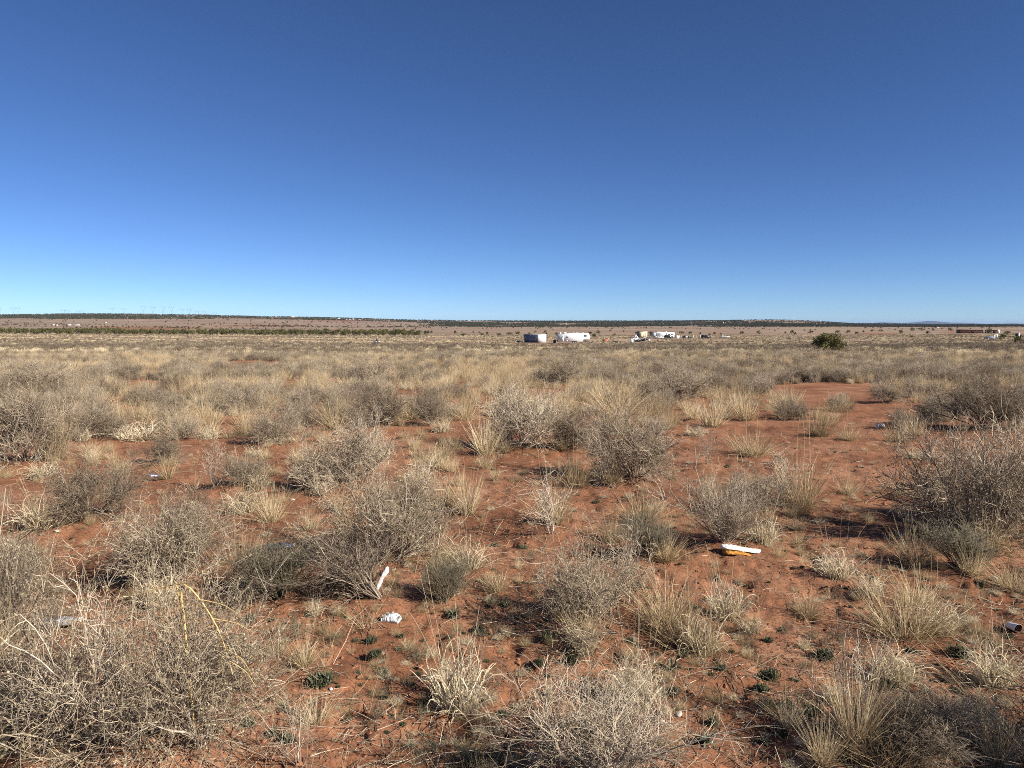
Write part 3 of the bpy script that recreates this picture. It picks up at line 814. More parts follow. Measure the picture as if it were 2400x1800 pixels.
# little green weeds over the open soil
ORDW = ('first', 'second', 'third', 'fourth', 'fifth', 'sixth', 'seventh', 'eighth', 'ninth', 'tenth', 'eleventh', 'twelfth', 'thirteenth', 'fourteenth', 'fifteenth', 'sixteenth', 'seventeenth', 'eighteenth', 'nineteenth', 'twentieth')
WC = {}
R = np.random.default_rng(91); nw = 0
while nw < 190:
    wx_, wy_ = R.uniform(0, 2400), 1800 - 720 * R.uniform(0, 1) ** 1.4
    if wx_ < 900 and R.uniform() < 0.6: continue
    p = at(wx_, wy_)
    if fbm(p[0] / 0.8, p[1] / 0.8, 93, 2) < 0.42: continue
    if any(math.hypot(p[0] - kx, p[1] - ky) < kr * 0.5 for kx, ky, kr in KEEP): continue
    k = ('green_forb', 'green_forb', 'rosette_weed', 'weed_sprig')[int(R.integers(0, 4))]; w = R.uniform(0.025, 0.075) * (2.0 if k == 'weed_sprig' else 1)
    where = 'near the crushed can' if wx_ < 560 and wy_ < 1250 else 'beside the leafy corner shrub' if wx_ < 700 else 'around the crumpled wrapper' if wx_ < 1200 else 'below the foam slab' if wx_ < 1850 else 'below the huge grey shrub'
    nm = {'green_forb': 'tiny dark green weed', 'rosette_weed': 'tiny pale green rosette', 'weed_sprig': 'thin wiry green sprig'}[k]
    plant(k, (p[0], p[1], float(ground_z(p[0], p[1]) + micro_z(p[0], p[1])) - 0.004), w * (0.5 if k != 'weed_sprig' else 0.9), w, R.uniform(0, 6.28), '%s %s on red soil %s' % (ORDW[WC.setdefault((nm, where), 0) % 20], nm, where), '%ss %s' % (nm, where)); WC[(nm, where)] += 1; nw += 1

# ------------------------------------------------------------------ ground sheet
th = np.concatenate([np.radians(np.arange(-63, 63.01, 0.235)), np.radians(np.linspace(66, 294, 70))])
rr = [0.0, 0.25]
r_ = 0.45
while r_ < 12.5: rr.append(r_); r_ *= 1.0095
while r_ < 60: rr.append(r_); r_ *= 1.022
while r_ < 70000: rr.append(r_); r_ *= 1.036
rr = np.array(rr)
TH, RR = np.meshgrid(th, rr)
GX, GY = RR * np.sin(TH), RR * np.cos(TH)
GZ = base_z(GX, GY)
nr, nt_ = GX.shape
msel = RR < 25
gxs, gys = GX[msel], GY[msel]
gz = GZ[msel] + micro_z(gxs, gys)
for mx, my, mr, mh in MOUNDS:
    gz = gz + mh * np.exp(-((gxs - mx) ** 2 + (gys - my) ** 2) / (mr * mr))
GZ[msel] = gz
idx = np.arange(nr * nt_).reshape(nr, nt_)
q = np.stack([idx[:-1], np.roll(idx[:-1], -1, 1), np.roll(idx[1:], -1, 1), idx[1:]], -1).reshape(-1, 4)
gg = Geo(); gg.add(np.stack([GX, GY, GZ], -1), q[:, ::-1])
me = gg.mesh('ground', soil_mat(), True)
# how much dry plant cover the ground carries (0 bare red soil, 1 closed tan cover)
ipx, ipy = to_px(GX, np.maximum(GY, 0.1), GZ)
cov = sstep(18, 120, RR) * 0.8 + 0.2 * sstep(120, 500, RR)
bare = np.zeros_like(cov)
for bx, by, brx, bry in ((330, 769, 190, 4), (620, 764, 150, 2.2), (2060, 782, 70, 2.6), (2260, 779, 70, 2.6), (1290, 813, 110, 4), (790, 752, 90, 2), (600, 853, 70, 10), (1290, 816, 60, 3)):
    bare = np.maximum(bare, 1 - sstep(0.5, 1.2, np.hypot((ipx - bx) / brx, (ipy - by) / bry)))
cov = np.clip(cov - 0.85 * bare * (GY > 10) - 0.35 * sstep(0.58, 0.75, fbm(GX / 35, GY / 35, 77)) * (RR < 1200), 0, 1)
ca = me.attributes.new('cover', 'FLOAT', 'POINT'); ca.data.foreach_set('value', cov.ravel().astype(np.float32))
tag(ob('ground', me), 'red sandy desert soil rising to far juniper hills', None, None, 'structure')

# blue mountains far off
mp = np.array([(1900, 762), (2040, 761), (2057, 758), (2069, 755), (2087, 757), (2099, 759), (2115, 759), (2145, 757), (2159, 754), (2171, 752), (2185, 752.6), (2199, 757), (2224, 758),
               (2236, 756), (2254, 756.5), (2262, 758), (2278, 758), (2308, 759.5), (2334, 758), (2348, 759.5), (2364, 757.5), (2381, 759), (2400, 760.5), (2520, 758), (2700, 755), (2900, 759), (3300, 761)], float)
mxs = np.linspace(1900, 3300, 420)
crest = EYE - (np.interp(mxs, mp[:, 0], mp[:, 1]) - HORIZON) / FPX * 30000 + 6 * (fbm(mxs / 9, mxs * 0, 91) - 0.5)
rows = []
for dy, k in ((-4200, -0.6), (-2600, 0.22), (-1300, 0.6), (0, 1.0), (1500, 0.55), (4000, -0.6)):
    Yr = 30000 + dy + 500 * (fbm(mxs / 13, mxs * 0 + dy, 95) - 0.5)
    zz = crest * k + (25 * (fbm(mxs / 6, mxs * 0 + dy / 500, 99) - 0.5) if 0 < k < 1 else 0)
    rows.append(np.stack([(mxs - CX) / FPX * 30000, Yr, zz], -1))
mv = np.stack(rows); i = np.arange(mv.shape[0] * mv.shape[1]).reshape(mv.shape[:2])
g = Geo(); g.add(mv, np.stack([i[:-1, :-1], i[:-1, 1:], i[1:, 1:], i[1:, :-1]], -1))
tag(ob('mountains', g.mesh('mountains', surf_mat('mountain_rock', (0.07, 0.065, 0.06), 0.95, vscale=0.002), True)), 'far blue mountain range on the horizon', None, None, 'structure')

# ------------------------------------------------------------------ brush of the middle distance
BARE_PX = [(1900, 1085, 300, 75), (1960, 925, 170, 28), (2080, 975, 120, 30), (600, 855, 75, 11), (1150, 1010, 90, 25), (420, 1080, 150, 40), (960, 935, 60, 18), (1270, 925, 60, 12), (1110, 815, 60, 3), (640, 925, 60, 10), (330, 900, 60, 10), (1500, 895, 50, 8), (2350, 960, 70, 10)]
N0 = 17000
Yc = np.sqrt(rnd.uniform(11.5 ** 2, 64 ** 2, N0)); uc = rnd.uniform(-0.86, 0.86, N0)
Yc[:1000] = rnd.uniform(2.7, 11.5, 1000) ** 1.0
keepers = [(x, y, r) for x, y, r in KEEP]
Xc = uc * Yc
pz = base_z(Xc, Yc)
ppx, ppy = to_px(Xc, Yc, pz)
ok = np.ones(N0, bool)
for bx, by, brx, bry in BARE_PX:
    dd = np.hypot((ppx - bx) / brx, (ppy - by) / bry)
    ok &= ~(dd < 0.85 + 0.3 * rnd.uniform(0, 1, N0))
ok &= fbm(Xc / 2.3, Yc / 2.3, 55, 3) > 0.28 + 0.13 * (1 - sstep(10, 17, Yc))
for kx, ky, kr in keepers:
    ok &= np.hypot(Xc - kx, Yc - ky) > kr * 0.9 + 0.10
cells = {}
picked = []
for j in np.where(ok)[0][np.argsort(Yc[ok])]:
    x, y = Xc[j], Yc[j]
    md = 0.27 if y > 11.5 else 0.20
    c = (int(x / 0.5), int(y / 0.5)); good = True
    for a in (-1, 0, 1):
        for b in (-1, 0, 1):
            for (x2, y2) in cells.get((c[0] + a, c[1] + b), ()):
                if (x - x2) ** 2 + (y - y2) ** 2 < md * md: good = False
    if good:
        cells.setdefault(c, []).append((x, y)); picked.append(j)
picked = np.array(picked)
shr = fbm(Xc / 4.5, Yc / 4.5, 61, 3)
CHO = []
for j in picked:
    s = shr[j] + rnd.normal(0, 0.17); e = rnd.uniform()
    if s > 0.66: k = 'grey_shrub' if e < 0.72 else ('leafy_shrub' if e < 0.86 else 'broom_shrub')
    elif s > 0.55: k = 'grey_grass' if e < 0.5 else ('grey_shrub' if e < 0.6 else 'straw_grass')
    else: k = 'straw_grass' if e < 0.72 else ('grey_grass' if e < 0.88 else 'curly_grass')
    if Yc[j] < 11.5 and 'shrub' in k: k = ('straw_grass', 'grey_grass', 'wispy_grass', 'curly_grass')[int(rnd.integers(0, 4))]
    if Yc[j] < 11.5: h = rnd.uniform(0.07, 0.26) if Yc[j] > 5.5 else rnd.uniform(0.04, 0.13); w = h * rnd.uniform(0.9, 1.8)
    elif 'shrub' in k: h = rnd.uniform(0.24, 0.56); w = h * rnd.uniform(1.3, 2.0)
    elif k == 'curly_grass': h = rnd.uniform(0.14, 0.28); w = h * rnd.uniform(1.2, 2.0)
    else: h = rnd.uniform(0.16, 0.50); w = h * rnd.uniform(0.8, 1.5)
    CHO.append((k, j, h, w))


def short_name(lab):
    w = []
    for t in lab.split():
        if t in ('with', 'on', 'in', 'at', 'behind', 'below', 'beside', 'beyond', 'by', 'near', 'between', 'standing', 'filling', 'reaching', 'cut', 'alone', 'rising', 'above', 'past', 'next', 'under', 'leaning', 'grown', 'just', 'squeezed', 'low', 'of', 'around', 'right', 'left', 'from', 'fanned', 'lying', 'touching', 'against', 'to', 'casting', 'far', 'across', 'over') and len(w) > 1: break
        w.append(t)
    return ' '.join(w)


_sn = [short_name(h[5]) for h in HERO]
ANCH = [(h[1], h[2], n) for h, n in zip(HERO, _sn) if _sn.count(n) == 1 and len(n.split()) <= 6]
ANCH += [(364, 1121, 'crushed can'), (1735, 1303, 'foam slab'), (2066, 1003, 'hollow white shard'), (1345, 803, 'long white trailer'), (1942, 826, 'lone round juniper'), (884, 805, 'quad bike rider'), (1650, 793, 'black vehicle'), (1250, 803, 'grey container'), (2374, 1470, 'paper cup'), (917, 1467, 'crumpled wrapper')]
SEEN = {}
WORDN = ('first', 'second', 'third', 'fourth', 'fifth', 'sixth', 'seventh', 'eighth')


def label_for(look, px, py):
    d = [((px - ax) ** 2 + ((py - ay) * 2.2) ** 2, ax, ay, n) for ax, ay, n in ANCH]
    _, ax, ay, n = min(d)
    dx, dy = px - ax, (py - ay) * 2.2
    rel = 'behind' if dy < -abs(dx) else 'in front of' if dy > abs(dx) else 'just left of' if dx < 0 else 'just right of'
    key = (look, rel, n); k = SEEN[key] = SEEN.get(key, 0) + 1
    if k <= 8: return '%s %s %s the %s' % (WORDN[k - 1], look, rel, n), None
    return 'one of many %ss crowding farther %s the %s' % (look, rel, n), '%ss %s the %s' % (look, rel, n)


def zone(px, Y):
    if Y < 11.5:
        return 'front', ('beside the crushed can' if px < 560 else 'around the fanned branches' if px < 1150 else 'around the foam slab' if px < 1800 else 'around the huge grey shrub')
    d = 'nearer' if Y < 20 else 'farther'
    where = 'under the row of pylons' if px < 560 else 'below the dark tree belt' if px < 1080 else 'below the white trailers' if px < 1720 else 'below the lone round juniper'
    return d, where


LAB = {'grey_shrub': 'grey leafless shrub', 'leafy_shrub': 'small-leaved dull shrub', 'broom_shrub': 'stiff-stemmed grey shrub', 'straw_grass': 'straw-yellow grass bunch', 'grey_grass': 'grey-straw grass mound', 'curly_grass': 'pale curly grass clump', 'wispy_grass': 'few thin straw stalks'}
count = {'shrub': sum(1 for h in HERO if NICE[h[0]] == 'shrub'), 'grass clump': NCOMP + sum(1 for h in HERO if NICE[h[0]] == 'grass clump')}
rest = []
for k, j, h, w in CHO:
    if abs(ppx[j] - 1200) < 1190 and count[NICE[k]] < 300:
        count[NICE[k]] += 1
        lb, gr = label_for(LAB[k], ppx[j], ppy[j])
        plant(k, (Xc[j], Yc[j], float(ground_z(Xc[j], Yc[j])) - 0.01), h, w, rnd.uniform(0, 6.28), lb, gr or 'brush of the middle distance')
    else:
        rest.append((k, j, h, w))
# the rest of the brush, past the count one could name, with sparse cover beside the frame
src, order = [], {}
for k in ('grey_shrub', 'leafy_shrub', 'broom_shrub', 'straw_grass', 'grey_grass', 'curly_grass', 'wispy_grass'):
    for v, rec in enumerate(KINDS[k][:3]):
        order[(k, v)] = len(src); src.append((joined(k, rec, '%s_cover' % k), rec))
pts, rot, scl, idx_ = [], [], [], []
def add_rest(k, x, y, h, w):
    v = int(rnd.integers(0, min(3, len(KINDS[k])))); rec = KINDS[k][v]
    sz = h / rec['h']; sx = float(np.clip(w / rec['w'], sz * 0.55, sz * 1.9))
    pts.append((x, y, float(base_z(x, y)) - 0.01)); rot.append(rnd.uniform(0, 6.28)); scl.append((sx, sx, sz)); idx_.append(order[(k, v)])
for k, j, h, w in rest: add_rest(k, Xc[j], Yc[j], h, w)
for _ in range(130):
    Y = rnd.uniform(2.2, 12); u = rnd.uniform(0.80, 1.35) * (1 if rnd.uniform() < 0.5 else -1)
    k = ('grey_shrub', 'leafy_shrub', 'straw_grass', 'curly_grass')[int(rnd.integers(0, 4))]
    h = rnd.uniform(0.25, 0.6); add_rest(k, u * Y, Y, h, h * 1.4)
scatter('brush_cover', 'dry grass and grey shrubs crowding the middle distance', 'brush', [m for m, r in src], pts, rot, scl, idx_)

# ------------------------------------------------------------------ far brush: patches of many low clumps, out to the trees
PATCH = []
for k in range(8):
    R = np.random.default_rng(700 + k); g = Geo()
    for c in range(17):
        cx, cy = R.uniform(-2.4, 2.4, 2); straw = R.uniform() < (0.55 + 0.055 * k)
        if straw:
            h = R.uniform(0.25, 0.52); n = 60; sp = 0.10; el = np.abs(R.normal(0, 0.38, n)); bz = np.zeros(n); t0 = R.normal(0.78, 0.09)
        else:
            h = R.uniform(0.36, 0.80); n = 130; sp = h * 0.30; el = np.abs(R.normal(0, 0.8, n)); bz = R.uniform(0, 0.5, n) * h; t0 = R.normal(0.20, 0.09)
        az = R.uniform(0, 6.28, n)
        d = np.stack([np.sin(el) * np.cos(az), np.sin(el) * np.sin(az), np.cos(el)], 1)
        b = np.stack([cx + sp * R.normal(0, 1, n), cy + sp * R.normal(0, 1, n), bz], 1)
        P = grow(b, d, h * R.uniform(0.4, 0.9, n) * (1 if straw else 0.62), 2, 0.0, 0.15, R)
        ribbons(g, P, R.uniform(0.010, 0.020, n), np.clip(R.normal(t0, 0.10, n), 0, 1), R, 0.3)
    PATCH.append(g.mesh('brush_patch', M['brush']))
N1 = 9500
Yp = np.sqrt(rnd.uniform(62 ** 2, 520 ** 2, N1)); up_ = rnd.uniform(-0.82, 0.82, N1)
Yp[:3200] = np.sqrt(rnd.uniform(62 ** 2, 190 ** 2, 3200))
Xp = up_ * Yp; Zp = base_z(Xp, Yp); qx, qy = to_px(Xp, Yp, Zp)
ok = fbm(Xp / 30, Yp / 30, 71, 3) > 0.33
for bx, by, brx, bry in ((1340, 805.5, 62, 3.0), (1250, 805.5, 42, 3.0), (1495, 803, 36, 2.5), (1590, 794.5, 90, 1.6), (1290, 813, 110, 3.0), (1110, 815, 60, 3), (600, 855, 75, 11), (2060, 782, 70, 2.5), (2260, 779, 70, 2.5)):
    ok &= np.hypot((qx - bx) / brx, (qy - by) / bry) > 1
Xp, Yp, Zp = Xp[ok], Yp[ok], Zp[ok]; n = len(Xp)
st = fbm(Xp / 26, Yp / 13, 73, 3)
pick = np.clip(((st - 0.33) / 0.34 * 8 + rnd.normal(0, 1.4, n)).astype(int), 0, 7)
sc = rnd.uniform(0.75, 1.15, n)
scatter('far_brush', 'low dry brush covering the plain out to the tree belt', 'brush', PATCH, np.stack([Xp, Yp, Zp - 0.02], 1), rnd.uniform(0, 6.28, n), np.stack([sc, sc, sc * rnd.uniform(0.8, 1.15, n)], 1), pick)
# ------------------------------------------------------------------ junipers
def make_juniper(seed, clumps, per, leaf, lobes=9):
    """trunk and limbs, and a crown of leaf sprays gathered in uneven lobes; about 1 high and 1.8 wide"""
    R = np.random.default_rng(seed)
    az = R.uniform(0, 6.28, lobes); rad = R.uniform(0.15, 0.62, lobes); zc = R.uniform(0.28, 0.66, lobes) + 0.10 * (1 - rad / 0.62)
    LC = np.stack([rad * np.cos(az), rad * np.sin(az), zc], 1); LR = R.uniform(0.20, 0.34, lobes)
    LC[0] = (0.05, 0, 0.68); LR[0] = 0.32
    k = R.integers(0, lobes, clumps); d = norm(R.normal(0, 1, (clumps, 3)) + np.array([0, 0, 0.25]))
    C = LC[k] + d * LR[k][:, None] * np.array([1.1, 1.1, 0.95]) * R.uniform(0.55, 1.05, (clumps, 1))
    C[:, 2] = np.maximum(C[:, 2], 0.05 + 0.04 * R.uniform(0, 1, clumps))
    n = clumps * per
    c = np.repeat(C, per, 0) + R.normal(0, 0.042, (n, 3))
    dd = np.repeat(d, per, 0)
    a = norm(dd + R.normal(0, 0.8, (n, 3)) + np.array([0, 0, 0.3])); w = norm(np.cross(a, R.normal(0, 1, (n, 3))))
    L = leaf * R.uniform(0.6, 1.3, (n, 1)); W = L * R.uniform(0.25, 0.45, (n, 1))
    V = np.stack([c, c + a * L * 0.5 + w * W, c + a * L, c + a * L * 0.5 - w * W], 1)
    g = Geo(); g.add(V, np.arange(n * 4).reshape(-1, 4), None, np.repeat(np.clip(np.repeat(R.normal(0.5, 0.2, clumps), per) + R.normal(0, 0.12, n), 0, 1), 4))
    t = Geo()
    m = 9
    az = R.uniform(0, 6.28, m); el = R.uniform(0.2, 1.2, m)
    P = grow(np.stack([0.04 * np.cos(az), 0.04 * np.sin(az), np.full(m, -0.03)], 1), np.stack([np.sin(el) * np.cos(az), np.sin(el) * np.sin(az), np.cos(el)], 1), R.uniform(0.4, 0.8, m), 5, 0.15, 0.2, R)
    tubes(t, P, np.full(m, 0.028), R.uniform(0.2, 0.9, m), 0.3, 5)
    p, d2, tt = fork(P, 5, 0.3, 1, 0.4, 1.0, R)
    tubes(t, grow(p, d2, R.uniform(0.15, 0.35, len(p)), 3, 0.1, 0.25, R), np.full(len(p), 0.011), R.uniform(0.2, 0.9, len(p)), 0.4, 3)
    return t, g


JM = []
for k in range(6):
    t, g = make_juniper(800 + k, 90, 9, 0.11, 7 + k % 4)
    JM.append((t.mesh('juniper_trunk', M['bark']), g.mesh('juniper_crown', M['juniper'])))
tb, gb = make_juniper(823, 330, 26, 0.055, 16)
JBIG = (tb.mesh('juniper_trunk', M['bark'], True), gb.mesh('juniper_crown', M['juniper']))


def juniper(px, py, hp, wp, label, group=None, big=False, tint=None, parts=True):
    p = at(px, py); Y = p[1]; h = hp * Y / FPX; w = wp * Y / FPX / 1.75
    t, c = JBIG if big else JM[int(rnd.integers(0, 6))]
    o = empty('juniper_tree', p - np.array([0, 0, 0.05]), 0.6 if big else rnd.uniform(0, 6.28), (w, w, h))
    ob('trunk', t, o); ob('crown', c, o)
    return tag(o, label, 'tree', group)


juniper(1942, 827, 49, 90, 'large round olive-green juniper standing alone in the brush', big=True)
for a in ((1737, 783, 7, 15, 'small round juniper beyond the lone big one, first of two dots'), (1779, 783, 9, 13, 'small dark juniper with a lean, second of two dots past the cars'),
          (1856, 783, 10, 12, 'narrow grey-green juniper behind the lone big one'), (1899, 781, 7, 16, 'low wide juniper just past the lone big one'), (1962, 781, 7, 17, 'wide low juniper on the far side of the lone big one'),
          (1986, 781, 8, 14, 'round juniper close beside the lone big one'), (1664, 786, 5, 11, 'tiny juniper above the black car'), (1690, 784, 4, 7, 'tiniest juniper dot above the small white trailer'),
          (2043, 777, 5, 12, 'small juniper by the red dirt track'), (2066, 777, 5, 15, 'second small juniper by the red dirt track'), (2111, 782, 10, 16, 'dark juniper with a shadow at the end of the red dirt track'),
          (2140, 776, 8, 15, 'round juniper between track and rusty shed'), (2160, 775, 7, 14, 'neighbour of the round juniper between track and shed'), (2137, 791, 5, 10, 'dark low bush juniper alone in the near plain'),
          (2187, 775, 4, 10, 'faint small juniper towards the rusty shed'), (2229, 776, 8, 14, 'juniper at the end of the rusty shed'), (2319, 782, 12, 18, 'bushy juniper standing before the rusty shed'),
          (2347, 796, 14, 21, 'brownish round juniper beside the blue junk'), (2360, 784, 9, 20, 'wide juniper behind the brownish round one'), (2392, 808, 23, 30, 'dark juniper cut by the picture edge'),
          (1215, 785, 9, 15, 'round juniper behind the grey container'), (1195, 786, 8, 20, 'loose grey juniper left of the grey container'), (1240, 783, 4, 12, 'low juniper peeking over the grey container'),
          (1304, 786, 8, 11, 'dark juniper at the tail of the long white trailer'), (1393, 792, 11, 15, 'round juniper past the nose of the long white trailer'), (1440, 787, 6, 9, 'small juniper between the two trailers'),
          (1430, 777, 5, 9, 'far dark juniper above the gap between the trailers'), (1526, 789, 13, 12, 'dark juniper between the tan shed and the second trailer'), (1601, 782, 4, 7, 'tiny juniper beyond the second trailer'),
          (1554, 822, 7, 18, 'small bright green juniper seedling in the brush below the second trailer'), (1170, 787, 7, 18, 'grey-green juniper near the end of the tree belt'), (1130, 786, 6, 16, 'loose small juniper past the end of the tree belt'),
          (1085, 787, 6, 20, 'low spreading juniper past the end of the tree belt')):
    juniper(*a)
ORD = ('first', 'second', 'third', 'fourth', 'fifth', 'sixth', 'seventh', 'eighth', 'ninth', 'tenth', 'eleventh', 'twelfth', 'thirteenth', 'fourteenth', 'fifteenth', 'sixteenth', 'seventeenth', 'eighteenth')
PYL = [(5, 719.5), (37, 720), (48, 720), (153, 725.5), (163, 726), (188, 726.5), (198, 726.5), (267, 720.5), (293, 721.5), (340, 717), (362, 718), (385.5, 717), (406, 718), (430, 723), (447, 723), (466, 728), (481, 728.5), (506, 731.5)]
BELT = {}
x = -60.0
while x < 1015:
    for row in (0, 1, 2):
        if x > 940 and (row == 2 or rnd.uniform() < 0.4): continue
        xx = x + rnd.uniform(-5, 5); by = np.interp(xx, [0, 1000], [783.2, 787.2]) - row * rnd.uniform(1.2, 2.2)
        wv = 'under the %s pylon' % ORD[int(np.argmin([abs(q[0] - xx) for q in PYL]))] if xx < 525 else '%s stretch past the last pylon' % ORD[int((xx - 525) / 60)] if xx < 830 else 'behind the rider' if xx < 930 else 'at its thinning end'
        rw = ('front', 'middle', 'back')[row]; kk = BELT[(rw, wv)] = BELT.get((rw, wv), 0) + 1
        juniper(xx, by, rnd.uniform(9.5, 15.5) - row, rnd.uniform(14, 27), '%s juniper in the belt, %s row, %s' % (ORD[kk - 1], rw, wv), 'junipers of the long tree belt')
    x += 13.5

# the far wooded slopes: past counting
FT = []
for k in range(5):
    t, g = make_juniper(840 + k, 26, 5, 0.30, 6)
    FT.append(g.mesh('far_tree', M['far_juniper']))
nf = 250000
Yf = np.exp(rnd.uniform(math.log(520), math.log(4700), nf)); uf = rnd.uniform(-0.78, 0.78, nf)
Xf = uf * Yf; Zf = base_z(Xf, Yf); fx, fy = to_px(Xf, Yf, Zf)
ridge = np.interp(fx, TC, TT[4500])
nz = fbm(Xf / 240, Yf / 240, 201, 3); nz2 = fbm(Xf / 70, Yf / 70, 203, 2)
dl = np.where(fy < 748, 0.85 * sstep(0.40, 0.56, nz + 0.10), np.where((fy > 757) & (fy < 770), 0.10 * sstep(0.5, 0.62, nz), 0.012))
dm = np.where(fy < ridge + 7, 0.75 * sstep(0.36, 0.5, nz), np.where((fy > 763) & (fy < 772), 0.10 * sstep(0.48, 0.6, nz), 0.012))
dr = np.where(fy < 766.5, 0.95 * sstep(0.30, 0.42, nz) * np.where((fx > 1740) & (fx < 1960) & (fy < 755), 0.25, 1), 0.016 * sstep(0.45, 0.6, nz) + 0.003)
w1 = sstep(430, 580, fx); w2 = sstep(960, 1120, fx)
dens = (dl * (1 - w1) + dm * w1) * (1 - w2) + dr * w2
keep = rnd.uniform(0, 1, nf) < dens * np.clip((Yf / 3200) ** 1.1, 0.08, 1) * (0.4 + 0.9 * nz2)
Xf, Yf, Zf = Xf[keep], Yf[keep], Zf[keep]; n = len(Xf)
hh = rnd.uniform(2.6, 5.2, n) * np.clip(Yf / 2600, 0.5, 1); ww = hh * rnd.uniform(0.6, 1.05, n)
scatter('far_woods', 'dark juniper woods dotted over the distant slopes', 'woods', FT, np.stack([Xf, Yf, Zf - 0.1], 1), rnd.uniform(0, 6.28, n), np.stack([ww, ww, hh], 1), rnd.integers(0, 5, n))

# ------------------------------------------------------------------ things people left: paints
MW = surf_mat('white_painted_metal', (0.80, 0.80, 0.78), 0.35, var=0.05, vscale=0.8, dirt=(0.45, 0.36, 0.28), dirt_amt=0.25)
MWS = surf_mat('shade_grey_siding_and_hatch', (0.52, 0.53, 0.56), 0.5, var=0.08, vscale=0.8)  # greyer copy of the white: end-wall shade in the colour; hatch shares it
MGL = surf_mat('dark_window_glass', (0.03, 0.035, 0.04), 0.08, spec=0.6)
MBK = surf_mat('black_rubber_and_shade', (0.02, 0.02, 0.02), 0.8)
MTAN = surf_mat('tan_siding', (0.62, 0.57, 0.40), 0.7, var=0.06)
MTANT = surf_mat('yellow_tan_door', (0.50, 0.46, 0.26), 0.7)
MRUST = surf_mat('rusty_sheet_metal', (0.13, 0.055, 0.042), 0.8, var=0.35, vscale=0.5, dirt=(0.30, 0.14, 0.09), dirt_amt=0.6)
MDK = surf_mat('dark_car_paint', (0.02, 0.022, 0.026), 0.25, spec=0.6)
MGREY = surf_mat('grey_galvanised_steel', (0.34, 0.35, 0.37), 0.5, metal=0.3)
MWOOD = surf_mat('weathered_wood', (0.30, 0.24, 0.18), 0.9)
MORG = surf_mat('faded_orange_plastic', (0.55, 0.20, 0.10), 0.7)
MBLUE = surf_mat('faded_blue_tarp', (0.16, 0.20, 0.27), 0.7)
MROOF = surf_mat('pale_metal_roof', (0.62, 0.60, 0.57), 0.5)
MCRM = surf_mat('cream_stucco', (0.72, 0.68, 0.60), 0.8)


def geo_box(g, x0, x1, y0, y1, z0, z1):
    v = [(x, y, z) for z in (z0, z1) for y in (y0, y1) for x in (x0, x1)]
    g.add(v, [(0, 2, 3, 1), (4, 5, 7, 6), (0, 1, 5, 4), (1, 3, 7, 5), (3, 2, 6, 7), (2, 0, 4, 6)])


def bx(name, parent, mat, *d):
    g = Geo(); geo_box(g, *d)
    return ob(name, g.mesh(name, mat), parent)


def prism(name, parent, mat, poly, y0, y1):
    """a side outline (x, z) drawn out from y0 to y1"""
    n = len(poly); g = Geo()
    V = [(x, y0, z) for x, z in poly] + [(x, y1, z) for x, z in poly]
    c0 = len(V); V += [(sum(p[0] for p in poly) / n, y, sum(p[1] for p in poly) / n) for y in (y0, y1)]
    T = [(c0, k, (k + 1) % n) for k in range(n)] + [(c0 + 1, n + (k + 1) % n, n + k) for k in range(n)]
    g.add(V, [(k, n + k, n + (k + 1) % n, (k + 1) % n) for k in range(n)], T)
    return ob(name, g.mesh(name, mat), parent)


def wheel(parent, x, y, r, w=0.24):
    n = 16; a = np.arange(n) * 2 * math.pi / n; g = Geo()
    prof = [(r * 0.62, 0), (r, 0.02), (r, w - 0.02), (r * 0.62, w)]
    V = np.concatenate([np.stack([x + q[0] * np.cos(a), np.full(n, y + q[1]), r + q[0] * np.sin(a)], 1) for q in prof])
    Q = [(k * n + j, k * n + (j + 1) % n, (k + 1) * n + (j + 1) % n, (k + 1) * n + j) for k in range(3) for j in range(n)]
    g.add(V, Q)
    o = ob('wheel', g.mesh('wheel', MBK), parent)
    g2 = Geo(); V2 = np.concatenate([np.stack([x + r * 0.62 * np.cos(a), np.full(n, y + 0.03), r + r * 0.62 * np.sin(a)], 1), [[x, y + 0.01, r]]])
    g2.add(V2, None, [(n, (j + 1) % n, j) for j in range(n)])
    ob('rim', g2.mesh('rim', MGREY), o)


def pane(parent, x0, x1, z0, z1, y=-0.03, name='window'):
    f = bx(name, parent, MGREY, x0 - 0.05, x1 + 0.05, y, 0.02, z0 - 0.05, z1 + 0.05)
    bx('pane', f, MGL, x0, x1, y - 0.012, y + 0.004, z0, z1)


# grey container with a bright end, doors on its shaded side
p = at(1261, 803.5)
MCT = surf_mat('shade_tinted_steel', (0.20, 0.21, 0.245), 0.6, var=0.1, vscale=0.8)  # shade of the door side mixed into its steel colour
c = empty('storage_container', p - np.array([0, 0, 0.1]), math.radians(-56))
c.scale = (1.12, 1, 1)
bx('shell', c, MW, -7.2, 0, 0, 3.4, 0.12, 2.85)
bx('side_skin', c, MCT, -7.195, -0.005, -0.004, -0.001, 0.13, 2.84)
cg = Geo()
for k in range(24):
    geo_box(cg, -7.15 + k * 0.298, -7.15 + k * 0.298 + 0.16, -0.05, -0.006, 0.2, 2.75)
tag(ob('ribbed_wall', cg.mesh('ribbed_wall', MCT), c), kind='stuff')
bx('roof', c, MW, -7.3, 0.08, -0.08, 3.48, 2.853, 2.97)
for k in range(2): bx('door', c, MCT, -4.6 + k * 1.55, -3.1 + k * 1.55, -0.09, -0.052, 0.2, 2.7)
for k in range(3): bx('vent', c, MW, -5.6 + k * 2.2, -5.35 + k * 2.2, -0.11, -0.092, 1.0, 1.25)
bx('skid', c, MBK, -7.0, -0.2, 0.3, 3.1, -0.3, 0.118)
tag(c, 'storage container with a grey-blue shaded side and a bright white end wall', 'container')

